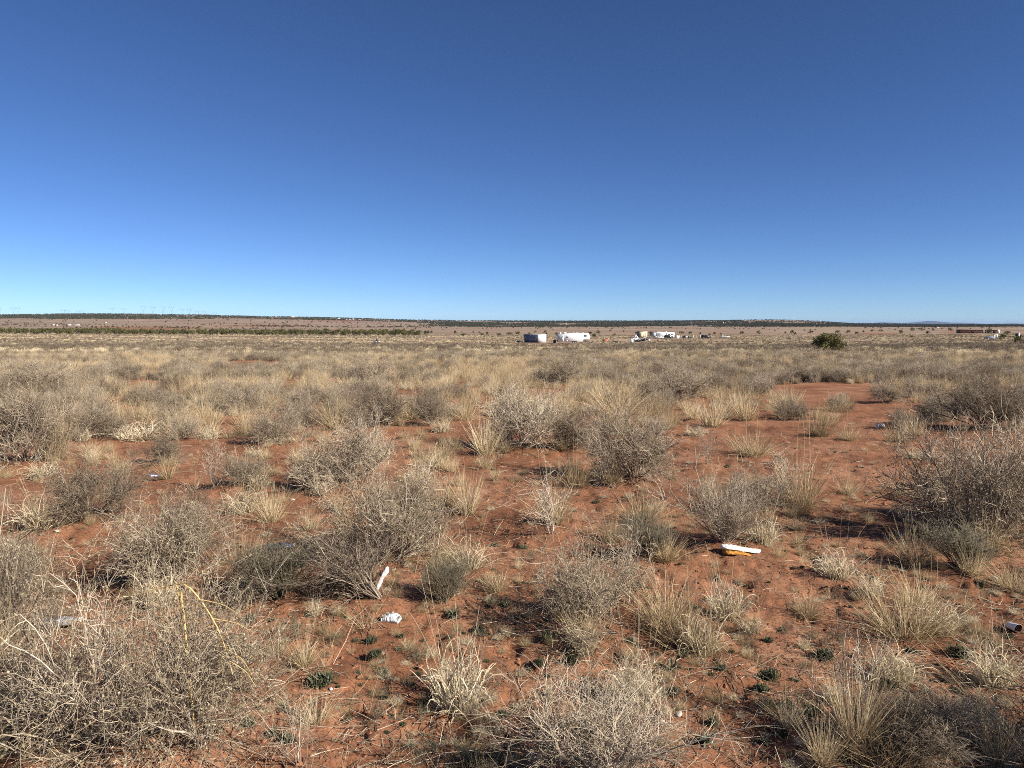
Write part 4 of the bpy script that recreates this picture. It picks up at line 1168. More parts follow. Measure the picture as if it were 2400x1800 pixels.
# long fifth-wheel trailer
p = at(1309, 805)
t = empty('camper_trailer', p, math.radians(8))
s_ = 76 * p[1] / FPX / 11.4
t.scale = (s_, s_, s_)
prism('body', t, MW, [(0, 0.55), (8.75, 0.55), (8.95, 1.42), (11.2, 1.42), (11.42, 2.1), (10.85, 3.62), (5.2, 3.6), (0, 3.25)], 0, 2.5)
bx('rear_wall', t, MWS, -0.04, -0.004, 0.05, 2.45, 0.6, 3.2)  # grey sheet that paints the shade on the white end
for d in ((0.55, 1.15, 0.9, 1.6, 3.3, 3.85), (2.0, 2.95, 0.8, 1.7, 3.4, 3.88)): bx('air_conditioner', t, MW, *d)
for xx in (5.4, 6.9, 8.8): bx('roof_vent', t, MW, xx, xx + 0.4, 0.9, 1.3, 3.605, 3.78)
prism('antenna', t, MW, [(6.7, 3.6), (6.78, 3.6), (6.62, 4.1), (6.54, 4.08)], 1.2, 1.26)
pane(t, 0.5, 0.68, 1.7, 2.55); pane(t, 1.45, 1.65, 2.15, 2.65); pane(t, 2.65, 3.45, 2.05, 2.42); pane(t, 9.2, 10.1, 2.4, 2.9)
d_ = bx('door', t, MW, 1.15, 1.95, -0.02, -0.002, 0.75, 2.75); bx('handle', d_, MGREY, 1.82, 1.9, -0.05, -0.021, 1.6, 1.7)
bx('hatch', t, MWS, 2.75, 3.3, -0.015, -0.002, 0.75, 1.15)
for xx in (5.35, 6.2): wheel(t, xx, -0.03, 0.38)
bx('wheel_arch', t, MBK, 4.95, 6.65, -0.012, -0.003, 0.551, 0.86)
for xx in (0.5, 8.4): bx('leg', t, MBK, xx, xx + 0.12, 0.2, 0.32, 0.02, 0.549)
tag(t, 'long white fifth-wheel camper trailer with a raised nose', 'trailer')
p = at(1300, 804.5); u = empty('black_bin', p)
bx('tub', u, MBK, -0.45, 0.45, -0.4, 0.4, 0.0, 0.95); bx('lid', u, MBK, -0.5, 0.5, -0.45, 0.45, 0.952, 1.03)
for xx in (-0.3, 0.3): wheel(u, xx, 0.35, 0.12, 0.08)
tag(u, 'black bin at the tail of the long white trailer', 'bin')
p = at(1369, 805); u = empty('utility_trailer', p, math.radians(6))
bx('bed', u, MWOOD, 0, 2.5, 0, 1.4, 0.5, 0.6)
for k in range(6): bx('post', u, MWOOD, 0.02 + k * 0.48, 0.1 + k * 0.48, -0.05, 0.0, 0.4, 1.25)
for zz in (0.7, 0.95, 1.18): bx('rail', u, MWOOD, 0, 2.5, -0.09, -0.052, zz, zz + 0.1)
wheel(u, 0.8, -0.15, 0.3); wheel(u, 1.5, -0.15, 0.3)
tag(u, 'weathered slat-sided utility trailer under the nose of the long camper', 'trailer')
p = at(1386, 804); u = empty('pallet_fence', p, math.radians(4))
for k in range(7): bx('slat', u, MWOOD, k * 0.42, k * 0.42 + 0.26, 0, 0.03, 0.05, 1.25 - 0.1 * (k % 3))
for zz in (0.3, 0.9): bx('rail', u, MWOOD, -0.05, 2.9, 0.031, 0.09, zz, zz + 0.09)
tag(u, 'grey slatted fence piece past the nose of the long camper', 'fence')

# tan shed
p = at(1499, 791.5); s_ = p[1] / FPX
u = empty('tan_shed', p, math.radians(12)); w_, h_ = 19 * s_, 14.5 * s_
bx('wall', u, MTAN, 0, w_, 0, 3.6, 0.15, h_); bx('side_wall', u, surf_mat('shade_brown_siding', (0.2, 0.17, 0.13)), -0.05, -0.003, 0.02, 3.58, 0.15, h_ - 0.05)  # side wall's dark brown has the shade of that side in it
bx('roof', u, MTAN, -0.15, w_ + 0.15, -0.15, 3.75, h_ + 0.003, h_ + 0.14)
dd = bx('door', u, MTANT, 0.45, 1.75, -0.04, -0.003, 0.3, h_ - 0.5); bx('pane', dd, MGL, 1.0, 1.2, -0.055, -0.041, 1.4, 2.0)
bx('panel', dd, MTAN, 0.75, 1.45, -0.05, -0.041, 0.6, 1.2)
for a in (2.35, 3.1):
    for b in (0.7, 1.75):
        wv = bx('window', u, MW, a, a + 0.55, -0.04, -0.003, b, b + 0.75); bx('pane', wv, MTANT, a + 0.08, a + 0.47, -0.05, -0.041, b + 0.08, b + 0.67)
bx('skid', u, MBK, 0.1, w_ - 0.1, 0.1, 3.4, -0.2, 0.148)
tag(u, 'square tan shed with a yellowish door and four panes', 'shed')

# second trailer, the shade of its end put into the wall colour
p = at(1537, 793.5); s_ = p[1] / FPX
t = empty('camper_trailer', p, math.radians(10)); L_ = 46 * s_
prism('body', t, MW, [(0, 0.6), (L_, 0.6), (L_, 2.95), (L_ * 0.62, 3.1), (L_ * 0.1, 3.35), (0, 2.2)], 0, 2.4)
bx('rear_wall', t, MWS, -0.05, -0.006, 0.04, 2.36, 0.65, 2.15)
bx('air_conditioner', t, MW, L_ * 0.55, L_ * 0.62, 0.8, 1.6, 3.02, 3.5)
for a, b, z0, z1 in ((0.13, 0.25, 2.1, 2.45), (0.67, 0.76, 1.85, 2.2), (0.82, 0.92, 1.85, 2.2), (0.80, 0.86, 0.75, 1.2)): pane(t, a * L_, b * L_, z0, z1)
dd = bx('door', t, MGREY, L_ * 0.56, L_ * 0.6, -0.03, -0.003, 1.2, 2.7); bx('pane', dd, MGL, L_ * 0.565, L_ * 0.595, -0.045, -0.031, 2.0, 2.6)
for a in (0.42, 0.5): wheel(t, a * L_, -0.03, 0.36)
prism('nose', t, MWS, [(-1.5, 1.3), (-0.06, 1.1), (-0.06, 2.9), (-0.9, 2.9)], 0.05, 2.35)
tag(t, 'shorter white camper trailer behind the parked white car', 'trailer')
p = at(1587, 793); u = empty('water_tank', p)
n = 18; a = np.arange(n) * 2 * math.pi / n; g = Geo(); pr = [(0.85, 0), (0.9, 0.1), (0.9, 1.15), (0.7, 1.35), (0.25, 1.42)]
g.add(np.concatenate([np.stack([r * np.cos(a), r * np.sin(a), np.full(n, z)], 1) for r, z in pr]), [(k * n + j, k * n + (j + 1) % n, (k + 1) * n + (j + 1) % n, (k + 1) * n + j) for k in range(4) for j in range(n)])
ob('tank', g.mesh('tank', MW, True), u); g = Geo(); g.add(np.concatenate([np.stack([0.25 * np.cos(a), 0.25 * np.sin(a), np.full(n, 1.42)], 1), np.stack([0.25 * np.cos(a), 0.25 * np.sin(a), np.full(n, 1.5)], 1), [[0, 0, 1.52]]]), [(j, (j + 1) % n, n + (j + 1) % n, n + j) for j in range(n)], [(n + j, n + (j + 1) % n, 2 * n) for j in range(n)])
ob('cap', g.mesh('cap', MGREY), u)
tag(u, 'round white water tank at the end of the shorter trailer', 'tank')


def car(px, py, rot, mat, kind, label, doorm=None):
    p = at(px, py); u = empty('parked_car', p, rot)
    prof = {'sedan': [(0, 0.35), (4.5, 0.35), (4.55, 0.75), (4.4, 0.9), (3.4, 1.0), (2.75, 1.42), (1.35, 1.45), (0.6, 1.02), (0.05, 0.95)],
            'suv': [(0, 0.4), (4.6, 0.4), (4.65, 0.9), (4.5, 1.05), (3.6, 1.15), (2.95, 1.75), (0.5, 1.8), (0.08, 1.2)],
            'pickup': [(0, 0.45), (5.2, 0.45), (5.25, 0.95), (5.1, 1.1), (4.1, 1.2), (3.5, 1.75), (2.2, 1.78), (2.0, 1.15), (0.02, 1.15)]}[kind]
    prism('body', u, mat, prof, 0, 1.75)
    ws = {'sedan': [(1.0, 1.95, 1.03, 1.38), (2.05, 2.85, 1.03, 1.36)], 'suv': [(0.55, 1.6, 1.2, 1.68), (1.7, 2.9, 1.2, 1.66)], 'pickup': [(2.3, 3.4, 1.22, 1.68)]}[kind]
    for w_ in ws: bx('window', u, MGL, w_[0], w_[1], -0.012, -0.003, w_[2], w_[3])
    prism('windshield', u, MGL, {'sedan': [(2.86, 1.38), (3.36, 1.04), (3.39, 1.06), (2.89, 1.4)], 'suv': [(3.05, 1.7), (3.56, 1.2), (3.6, 1.22), (3.08, 1.72)], 'pickup': [(3.6, 1.7), (4.05, 1.25), (4.09, 1.27), (3.63, 1.72)]}[kind], 0.1, 1.65)
    if doorm: bx('door', u, doorm, 1.5, 2.5, -0.025, -0.013, 0.45, 1.35)
    for xx in (0.9, prof[1][0] - 0.9): wheel(u, xx, -0.03, 0.34); wheel(u, xx, 1.54, 0.34)
    for yy in (0.1, 1.4): bx('headlight', u, MW, prof[2][0] - 0.1, prof[2][0] + 0.01, yy, yy + 0.25, 0.72, 0.84)
    return tag(u, label, 'car')


car(1535, 794, math.radians(6), MW, 'sedan', 'white car parked before the shorter trailer')
car(1557, 793.5, math.radians(10), MDK, 'suv', 'dark car parked against the shorter white trailer')
car(1599, 793.5, math.radians(-4), MDK, 'sedan', 'dark car with one white door', MW)
car(1645, 793.5, math.radians(5), MDK, 'suv', 'black vehicle parked alone in the plain')
p = at(1690, 793); u = empty('boat_trailer', p, math.radians(3))
prism('hull', u, MW, [(0, 0.5), (4.2, 0.55), (4.5, 0.8), (3.9, 0.95), (0, 0.9)], 0, 1.3); bx('box', u, MW, 0.35, 1.25, 0.1, 1.2, 0.903, 1.35); bx('tongue', u, MBK, -1.2, -0.01, 0.6, 0.7, 0.5, 0.6); wheel(u, 1.5, -0.1, 0.3)
bx('stripe', u, MBK, 1.4, 4.0, -0.01, -0.003, 0.66, 0.78)
tag(u, 'small low white boat-like trailer farthest along the row of cars', 'trailer')

# the junk heap by the tan shed
def junk(name, px, py, label, pieces, cat):
    p = at(px, py); u = empty(name, p, rnd.uniform(-0.3, 0.3))
    for k, (nm, mt, poly, y0, y1) in enumerate(pieces): prism(nm, u, mt, poly, y0, y1)
    return tag(u, label, cat)


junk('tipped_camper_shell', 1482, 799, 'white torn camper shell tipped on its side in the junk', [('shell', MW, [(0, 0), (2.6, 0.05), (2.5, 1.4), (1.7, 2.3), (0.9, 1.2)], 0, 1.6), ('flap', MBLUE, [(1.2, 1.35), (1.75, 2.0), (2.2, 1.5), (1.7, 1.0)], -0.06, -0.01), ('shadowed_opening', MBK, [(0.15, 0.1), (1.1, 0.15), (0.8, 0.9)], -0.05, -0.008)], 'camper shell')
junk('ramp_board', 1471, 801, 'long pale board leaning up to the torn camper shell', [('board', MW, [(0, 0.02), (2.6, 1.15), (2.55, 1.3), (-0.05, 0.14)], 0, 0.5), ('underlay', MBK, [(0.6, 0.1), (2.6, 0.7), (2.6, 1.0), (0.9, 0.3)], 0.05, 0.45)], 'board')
junk('white_cabinet', 1477, 805, 'upright white cabinet in front of the torn camper shell', [('case', MW, [(0, 0), (0.95, 0), (0.95, 1.35), (0, 1.35)], 0, 0.7), ('door', MW, [(0.05, 0.05), (0.9, 0.05), (0.9, 1.3), (0.05, 1.3)], -0.03, -0.003)], 'cabinet')
for k, (jx, jy, jl) in enumerate(((1494, 801, 'dark scrap heap beside the torn camper shell'), (1504, 800, 'dark twisted scrap in the middle of the junk'), (1511, 798, 'black scrap pointing up near the white bucket'))):
    junk('scrap_heap', jx, jy, jl, [('frame', MDK, [(-1.0, 0), (1.1, 0), (0.9, 0.5), (0.1, 0.9), (-0.7, 0.55)], 0, 1.0), ('panel', MBLUE, [(-0.6, 0.5), (0.3, 0.6), (0.9, 1.25), (0.7, 1.3), (-0.2, 0.8)], 0.1, 0.16), ('tyre', MBK, [(0.5, 0), (1.2, 0.05), (1.35, 0.4), (1.1, 0.7), (0.6, 0.6)], -0.3, -0.05), ('rail', MGREY, [(-1.2, 0.1), (-1.1, 0.1), (-0.2, 1.1), (-0.3, 1.12)], -0.1, -0.05)], 'scrap')
junk('white_bucket', 1521, 799, 'small white bucket at the end of the junk', [('tub', MW, [(-0.3, 0), (0.3, 0), (0.38, 0.75), (-0.38, 0.75)], -0.35, 0.35), ('rim', MGREY, [(-0.41, 0.752), (0.41, 0.752), (0.41, 0.82), (-0.41, 0.82)], -0.38, 0.38)], 'bucket')
junk('white_beam', 1507, 793, 'long white beam lying before the tan shed', [('beam', MW, [(0, 0.2), (2.9, 0.3), (2.9, 0.55), (0, 0.5)], 0, 0.3), ('block', MWOOD, [(0.2, 0), (0.6, 0), (0.6, 0.2), (0.2, 0.195)], -0.05, 0.35)], 'beam')
junk('orange_tub', 1418, 800, 'faded orange tub lying between the two trailers', [('tub', MORG, [(-0.9, 0), (0.9, 0), (1.2, 0.5), (0.6, 0.75), (-1.0, 0.65)], -0.4, 0.5), ('lip', MWOOD, [(-1.05, 0.66), (0.62, 0.76), (0.6, 0.85), (-1.05, 0.75)], -0.45, 0.55)], 'tub')
junk('orange_tub', 1424, 797, 'second orange scrap behind the faded orange tub', [('tub', MORG, [(-0.5, 0), (0.6, 0), (0.5, 0.9), (-0.2, 0.8)], -0.3, 0.3), ('lip', MWOOD, [(-0.22, 0.805), (0.52, 0.905), (0.52, 0.98), (-0.25, 0.88)], -0.35, 0.35)], 'tub')
junk('black_tire_pile', 1447, 803, 'low black scrap in the brush between the trailers', [('tyre', MBK, [(-1.2, 0), (1.3, 0), (1.1, 0.35), (-0.9, 0.45)], -0.5, 0.5), ('board', MWOOD, [(-1.5, 0.4), (1.0, 0.5), (1.0, 0.6), (-1.5, 0.52)], -0.2, 0.1)], 'scrap')
junk('orange_crate', 1544, 800, 'small orange-red crate in the brush below the white car', [('crate', MORG, [(-0.4, 0), (0.4, 0), (0.45, 0.6), (-0.45, 0.6)], -0.4, 0.4), ('lid', MWOOD, [(-0.48, 0.603), (0.48, 0.603), (0.45, 0.68), (-0.45, 0.68)], -0.45, 0.45)], 'crate')
junk('dark_scrap', 1218, 803, 'black flat scrap beside the grey container', [('sheet', MBK, [(-1.4, 0), (1.2, 0), (1.0, 0.5), (-0.8, 0.65)], -0.4, 0.5), ('edge', MGREY, [(-1.45, 0.02), (-1.3, 0.02), (-0.8, 0.7), (-0.95, 0.72)], -0.5, -0.41)], 'scrap')
for px_, py_, lab in ((1592, 793, 'pale post nearest the round water tank'), (1596, 793, 'pale post beside the dark car with a white door'), (1625, 793, 'short white post past the dark car'), (1641, 793, 'small pale post before the black vehicle')):
    p = at(px_, py_); u = empty('pale_post', p); bx('post', u, MCRM, -0.12, 0.12, -0.12, 0.12, 0, 1.5); bx('cap', u, MW, -0.17, 0.17, -0.17, 0.17, 1.502, 1.6); tag(u, lab, 'post')

# long rusty shed and its neighbours
p = at(2251, 781); s_ = p[1] / FPX; u = empty('rusty_shed', p, math.radians(-3)); w_ = 84 * s_; h_ = 8.2 * s_
prism('wall', u, MRUST, [(0, 0), (w_, 0), (w_, h_ * 0.92), (0, h_)], 0, 6)
n_ = 46; rg = Geo()
for k in range(n_): geo_box(rg, k * w_ * 0.74 / n_, k * w_ * 0.74 / n_ + 0.12, -0.06, -0.004, 0.05, h_ * 0.9)
tag(ob('wall_rib', rg.mesh('wall_rib', MRUST), u), kind='stuff')
prism('roof', u, MWOOD, [(-0.3, h_ + 0.004), (w_ + 0.3, h_ * 0.92 + 0.004), (w_ + 0.3, h_ * 0.92 + 0.2), (-0.3, h_ + 0.2)], -0.5, 6.4)
for a, b in ((0.60, 0.604), (0.64, 0.644), (0.70, 0.703)): bx('post', u, MCRM, a * w_, b * w_ + 0.1, -0.35, -0.2, 0, h_ * 0.9)
for a, b in ((0.66, 0.69), (0.72, 0.78), (0.88, 0.97)): bx('opening', u, MBK, a * w_, b * w_, -0.08, -0.061, 0.0, h_ * 0.85)
bx('end_panel', u, MW, w_ + 0.01, w_ + 5 * s_, -0.1, 1.5, 0.0, h_ * 0.98)
tag(u, 'long low rust-red shed with a white end panel', 'shed')
p = at(2331, 794.5); u = empty('white_door_frame', p)
for a in (0, 1.2): bx('jamb', u, MW, a - 0.22, a + 0.22, 0, 0.15, 0, 1.9)
bx('lintel', u, MW, -0.2, 1.4, 0.0, 0.15, 1.904, 2.05)
tag(u, 'white open door frame standing beside blue junk', 'door frame')
junk('blue_tarp_pile', 2322, 795, 'blue-grey tarp-covered pile next to the white door frame', [('tarp', MBLUE, [(-2.4, 0), (1.6, 0), (1.3, 1.0), (0.4, 1.5), (-0.8, 1.1), (-1.9, 0.7)], 0, 1.6), ('scrap', MDK, [(-1.9, 0), (-0.6, 0), (-0.9, 0.55), (-1.6, 0.5)], -0.2, -0.01), ('board', MWOOD, [(1.2, 0), (3.4, 0.1), (3.4, 0.3), (1.2, 0.25)], -0.4, 0.2)], 'pile')
p = at(2387, 797); u = empty('white_post', p); bx('post', u, MW, -0.22, 0.22, -0.2, 0.2, 0, 2.9); bx('box', u, MBK, -1.0, -0.3, 0, 0.5, 1.6, 2.7); tag(u, 'white post with a black box behind the juniper at the picture edge', 'post')

# houses far out on the slopes
HOUSE = [(123, 763, 6, 3.4, 'bright white farm building at the end of the red field'), (131, 763, 6, 2.4, 'low white annex beside the bright farm building'), (160, 762.5, 9, 2.6, 'pale low house among junipers past the red field'), (178, 762.5, 14, 2.2, 'long pale roof among junipers past the red field'),
         (247, 757, 5, 2.2, 'tiny lone pale house high on the brown slope'), (318, 745, 4, 1.6, 'white dot house below the ridge under the pylons'), (793, 747.5, 7, 2.4, 'white house just under the ridge, first of the cluster'), (812, 751, 4, 3, 'white gabled house, second of the cluster'), (819, 751, 4, 3, 'white gabled house, third of the cluster'), (827, 750, 5, 3.2, 'white gabled house, fourth of the cluster'), (842, 750, 7, 2, 'pinkish low house ending the cluster'),
         (684, 745, 10, 3.2, 'pinkish roof on the ridge line'), (1268, 750.5, 8, 1.6, 'white flat-roofed house on the ridge above the trailers'), (1190, 759, 14, 2, 'pale row house over the dark woods'), (1326, 760, 5, 1.6, 'white speck of a house in the dark woods'), (1695, 757.5, 3, 2.4, 'white house dot in the dark woods past the trailers'), (1711, 753.5, 2.5, 2, 'upper white dot on the wooded slope'), (2198, 768.5, 7, 2.4, 'pale house before the far wooded line'), (2256, 765.5, 3, 2, 'white dot house above the rusty shed')]
for hx_, hy_, hw_, hh_, lab in HOUSE:
    p = at(hx_, hy_); s_ = p[1] / FPX; w_ = hw_ * s_; h_ = hh_ * s_
    u = empty('far_house', p - np.array([0, 0, 0.4]), rnd.uniform(-0.2, 0.2))
    bx('wall', u, MCRM if 'pink' not in lab else MORG, -w_ / 2, w_ / 2, 0, w_ * 0.6, 0, h_ * 0.75)
    g = Geo(); hy2 = w_ * 0.3
    g.add([(-w_ * 0.54, -0.4, h_ * 0.75), (w_ * 0.54, -0.4, h_ * 0.75), (w_ * 0.54, w_ * 0.6 + 0.4, h_ * 0.75), (-w_ * 0.54, w_ * 0.6 + 0.4, h_ * 0.75), (-w_ * 0.54, hy2, h_ * 1.1), (w_ * 0.54, hy2, h_ * 1.1)], [(0, 1, 5, 4), (2, 3, 4, 5), (0, 3, 2, 1)], [(0, 4, 3), (1, 2, 5)])
    ob('roof', g.mesh('roof', MROOF), u)
    for a in (-0.25, 0.15): bx('window', u, MGL, a * w_, (a + 0.12) * w_, -0.06, -0.01, h_ * 0.25, h_ * 0.55)
    tag(u, lab, 'house')

# pylons: guyed portal towers in two lines behind the ridge
def pylon(px, top, foot, label):
    """lattice Y-tower: splayed legs to a waist, two arms up to a wide crossarm"""
    Y = 5150.0 if px > 320 else 4900.0
    x = (px - CX) / FPX * Y; z0 = float(base_z(x, Y)); zt = EYE - (top - HORIZON) / FPX * Y; H = max(zt - z0, 28)
    H = min(H, 62)
    u = empty('transmission_tower', (x, Y, zt - H), rnd.uniform(-0.25, 0.25))
    def bar(g, a, b, r):
        tubes(g, np.array([[a, b]], float), [r], [0.5], 1.0, 4)
    k = H / 45.0; gl, ga, gc = Geo(), Geo(), Geo()
    zw, zc, zp = 0.45 * H, 0.86 * H, H
    for s in (-1, 1):
        for yy in (-1, 1):
            bar(gl, (s * 5.5 * k, yy * 3 * k, 0), (s * 1.2 * k, yy * 1.0 * k, zw), 0.32)
        bar(ga, (s * 1.0 * k, 0.6, zw), (s * 8.5 * k, 0.6, zc), 0.36); bar(ga, (s * 2.2 * k, -0.6, zw + 1), (s * 10.0 * k, -0.6, zc), 0.36)
        for q in range(5):
            f = q / 5; bar(ga, (s * (1 + 7.5 * f) * k, 0.6, zw + (zc - zw) * f), (s * (2.2 + 7.8 * (f + 0.2)) * k, -0.6, zw + (zc - zw) * (f + 0.2)), 0.2)
            bar(gl, (s * (5.5 - 4.3 * f) * k, 3 * k * (1 - f), zw * f), (-s * (5.5 - 4.3 * (f + 0.2)) * k, 3 * k * (0.8 - f) + 0.6, zw * (f + 0.2)), 0.16)
        bar(gc, (s * 9 * k, 0, zc), (s * 7.8 * k, 0, zp), 0.34); bar(gc, (s * 9 * k, 0, zc), (s * 15 * k, 0, zc + 0.8), 0.34); bar(gc, (s * 8.2 * k, 0, zp - 2), (s * 15 * k, 0, zc + 0.8), 0.22)
    bar(gc, (-9 * k, 0, zc), (9 * k, 0, zc), 0.34); bar(gc, (-8.6 * k, 0, zc + 3), (8.6 * k, 0, zc + 3), 0.3)
    ob('leg_frame', gl.mesh('leg_frame', MGREY), u); ob('fork', ga.mesh('fork', MGREY), u); ob('crossarm', gc.mesh('crossarm', MGREY), u)
    tag(u, label, 'pylon', 'pylons along the ridge')


for k, (px_, tp) in enumerate(PYL):
    pylon(px_, tp, 735, 'faint lattice power pylon on the ridge, %s in line from the picture edge' % ORD[k])
# ------------------------------------------------------------------ rider on a quad bike, far out in the brush
p = at(884, 805.5)
MSK = surf_mat('skin', (0.45, 0.28, 0.2), 0.6); MRED = surf_mat('dark_red_jacket', (0.22, 0.03, 0.035), 0.85, var=0.2); MJN = surf_mat('dark_blue_trousers', (0.03, 0.035, 0.06), 0.85)
qd = empty('quad_bike', p, math.radians(0))
prism('body', qd, MW, [(-0.75, 0.45), (0.75, 0.45), (0.85, 0.75), (0.45, 0.85), (0.2, 0.72), (-0.35, 0.78), (-0.85, 0.85), (-0.9, 0.65)], -0.28, 0.28)
prism('seat', qd, MBK, [(-0.6, 0.8), (0.1, 0.74), (0.12, 0.84), (-0.58, 0.92)], -0.17, 0.17)
for xx in (-0.62, 0.62):
    for yy in (-0.52, 0.28): wheel(qd, xx, yy, 0.29, 0.24)
prism('fender', qd, MW, [(0.35, 0.62), (0.95, 0.62), (0.9, 0.72), (0.4, 0.76)], -0.5, 0.5)
prism('handlebar', qd, MBK, [(0.3, 1.08), (0.36, 1.06), (0.4, 1.12), (0.33, 1.14)], -0.38, 0.38)
prism('steering_column', qd, MBK, [(0.42, 0.8), (0.5, 0.8), (0.38, 1.1), (0.31, 1.1)], -0.03, 0.03)
tag(qd, 'white quad bike half hidden in brush below the tree belt', 'quad bike')


def skin_figure(name, joints, edges, mat, loc, sub=2):
    me = bpy.data.meshes.new(name)
    me.from_pydata([j[:3] for j in joints], edges, [])
    o = bpy.data.objects.new(name, me); COL.objects.link(o); o.location = loc
    o.modifiers.new('skin', 'SKIN')
    o.modifiers.new('sub', 'SUBSURF').levels = sub
    o.modifiers['sub'].render_levels = sub
    for v, j in zip(me.skin_vertices[0].data, joints): v.radius = (j[3], j[3] * (j[4] if len(j) > 4 else 1))
    me.skin_vertices[0].data[0].use_root = True
    me.materials.append(mat)
    return o


J = [(-0.2, 0, 0.98, 0.15, 1.1), (-0.2, 0, 1.15, 0.14, 1.2), (-0.12, 0, 1.38, 0.16, 1.25), (-0.06, 0, 1.5, 0.09), (-0.03, 0, 1.57, 0.055), (0.0, 0, 1.68, 0.095), (0.01, 0, 1.77, 0.085)]
E = [(k, k + 1) for k in range(6)]
for s in (-1, 1):
    b = len(J)
    J += [(-0.1, s * 0.2, 1.44, 0.075), (0.05, s * 0.29, 1.22, 0.055), (0.28, s * 0.31, 1.13, 0.04), (0.36, s * 0.31, 1.13, 0.04)]
    E += [(2, b), (b, b + 1), (b + 1, b + 2), (b + 2, b + 3)]
    b = len(J)
    J += [(-0.18, s * 0.13, 0.94, 0.1), (0.2, s * 0.26, 0.86, 0.075), (0.12, s * 0.33, 0.5, 0.055), (0.16, s * 0.33, 0.4, 0.05), (0.3, s * 0.34, 0.38, 0.04)]
    E += [(0, b), (b, b + 1), (b + 1, b + 2), (b + 2, b + 3), (b + 3, b + 4)]
rider = skin_figure('person', J, E, MRED, (p[0], p[1], p[2]))
tag(rider, 'person in a dark red jacket and pale cap riding the quad bike', 'person')


def sphere_geo(g, c, r, nu=14, nv=9, squash=(1, 1, 1), z0=-1.0):
    u = np.linspace(0, 2 * math.pi, nu, endpoint=False); v = np.linspace(math.asin(z0) if z0 > -1 else -math.pi / 2, math.pi / 2, nv)
    V = np.stack([np.outer(np.cos(v), np.cos(u)), np.outer(np.cos(v), np.sin(u)), np.outer(np.sin(v), np.ones(nu))], -1) * r * np.array(squash) + np.array(c)
    i = np.arange(nu * nv).reshape(nv, nu)
    g.add(V, np.stack([i[:-1], np.roll(i[:-1], -1, 1), np.roll(i[1:], -1, 1), i[1:]], -1))


g = Geo(); sphere_geo(g, (0.0, 0, 1.74), 0.125, z0=-0.1); cap = ob('cap', g.mesh('cap', MW, True), rider)
g = Geo(); sphere_geo(g, (0.07, 0, 1.67), 0.07, squash=(0.9, 1, 1.2)); ob('face', g.mesh('face', MSK, True), rider)
g = Geo(); geo_box(g, 0.08, 0.24, -0.08, 0.08, 1.73, 1.745); ob('cap_brim', g.mesh('cap_brim', MW), cap)
for s in (-1, 1):
    tg = Geo(); tubes(tg, np.array([[(-0.18, s * 0.13, 0.96), (0.02, s * 0.22, 0.93), (0.2, s * 0.26, 0.87), (0.15, s * 0.31, 0.65), (0.12, s * 0.33, 0.45)]]), [0.115], [0.5], 0.62, 10)
    ob('trouser_leg', tg.mesh('trouser_leg', MJN, True), rider)

# ------------------------------------------------------------------ litter on the ground near the camera
MCAN = surf_mat('bare_aluminium', (0.72, 0.73, 0.75), 0.28, metal=0.85, var=0.12, vscale=30, dirt=(0.35, 0.28, 0.22), dirt_amt=0.3)
MPL = surf_mat('white_sunbleached_plastic', (0.80, 0.79, 0.75), 0.5, var=0.08, vscale=20, dirt=(0.36, 0.22, 0.15), dirt_amt=0.55, bump=0.3)
MFOAM = surf_mat('white_brittle_foam', (0.84, 0.83, 0.79), 0.9, var=0.06, vscale=30, dirt=(0.40, 0.24, 0.13), dirt_amt=0.75, bump=0.6, bscale=120)
MRESIN = surf_mat('orange_rotted_foam', (0.50, 0.22, 0.04), 0.85, var=0.5, vscale=35, bump=0.9, bscale=80)
MBONE = surf_mat('bleached_scrap', (0.58, 0.52, 0.43), 0.9, var=0.2, vscale=60, bump=0.6, bscale=150)


def lathe(prof, n=28, dent=None, seed=0, axis='x'):
    R = np.random.default_rng(seed); a = np.arange(n) * 2 * math.pi / n
    P = np.array(prof); g = Geo()
    V = np.stack([np.repeat(P[:, 1][:, None], n, 1), P[:, 0][:, None] * np.cos(a), P[:, 0][:, None] * np.sin(a)], -1)
    if dent: V = dent(V, a, R)
    i = np.arange(len(P) * n).reshape(len(P), n)
    g.add(V, np.stack([i[:-1], i[1:], np.roll(i[1:], -1, 1), np.roll(i[:-1], -1, 1)], -1))
    return g


# crushed can
p = at(364, 1121); p[2] = float(ground_z(p[0], p[1]))
cn = empty('crushed_can', p + np.array([0, 0, 0.026]), math.radians(17))
pr = [(0.0, -0.062), (0.020, -0.062), (0.026, -0.058), (0.031, -0.052)] + [(0.033, -0.05 + 0.0055 * k) for k in range(19)] + [(0.030, 0.055), (0.026, 0.06), (0.026, 0.063), (0.022, 0.061), (0.0, 0.061)]
def dent(V, a, R):
    x = V[..., 0]; ang = np.broadcast_to(a, x.shape)
    for cx, ca, w, d in ((0.004, 1.2, 0.012, 0.45), (0.03, 2.2, 0.016, 0.35), (0.022, 0.3, 0.014, 0.38), (-0.012, 3.6, 0.014, 0.3), (0.045, 1.4, 0.01, 0.3)):
        f = np.exp(-((x - cx) / w) ** 2) * (0.35 + 0.65 * np.clip(np.cos(ang - ca), 0, 1)) * d
        V[..., 1] *= 1 - f; V[..., 2] *= 1 - f
    V[..., 1:] += R.normal(0, 0.0008, V[..., 1:].shape); V[..., 1] += 0.006 * np.sin(x * 40)
    return V
ob('can_shell', lathe(pr, 36, dent, 5).mesh('can_shell', MCAN, True), cn)
rg = lathe([(0.0262, 0.0632), (0.0275, 0.0645), (0.0265, 0.0655), (0.0255, 0.064)], 30); ob('rim', rg.mesh('rim', MCAN, True), cn)
tag(cn, 'crushed silver drink can lying on red soil', 'can')

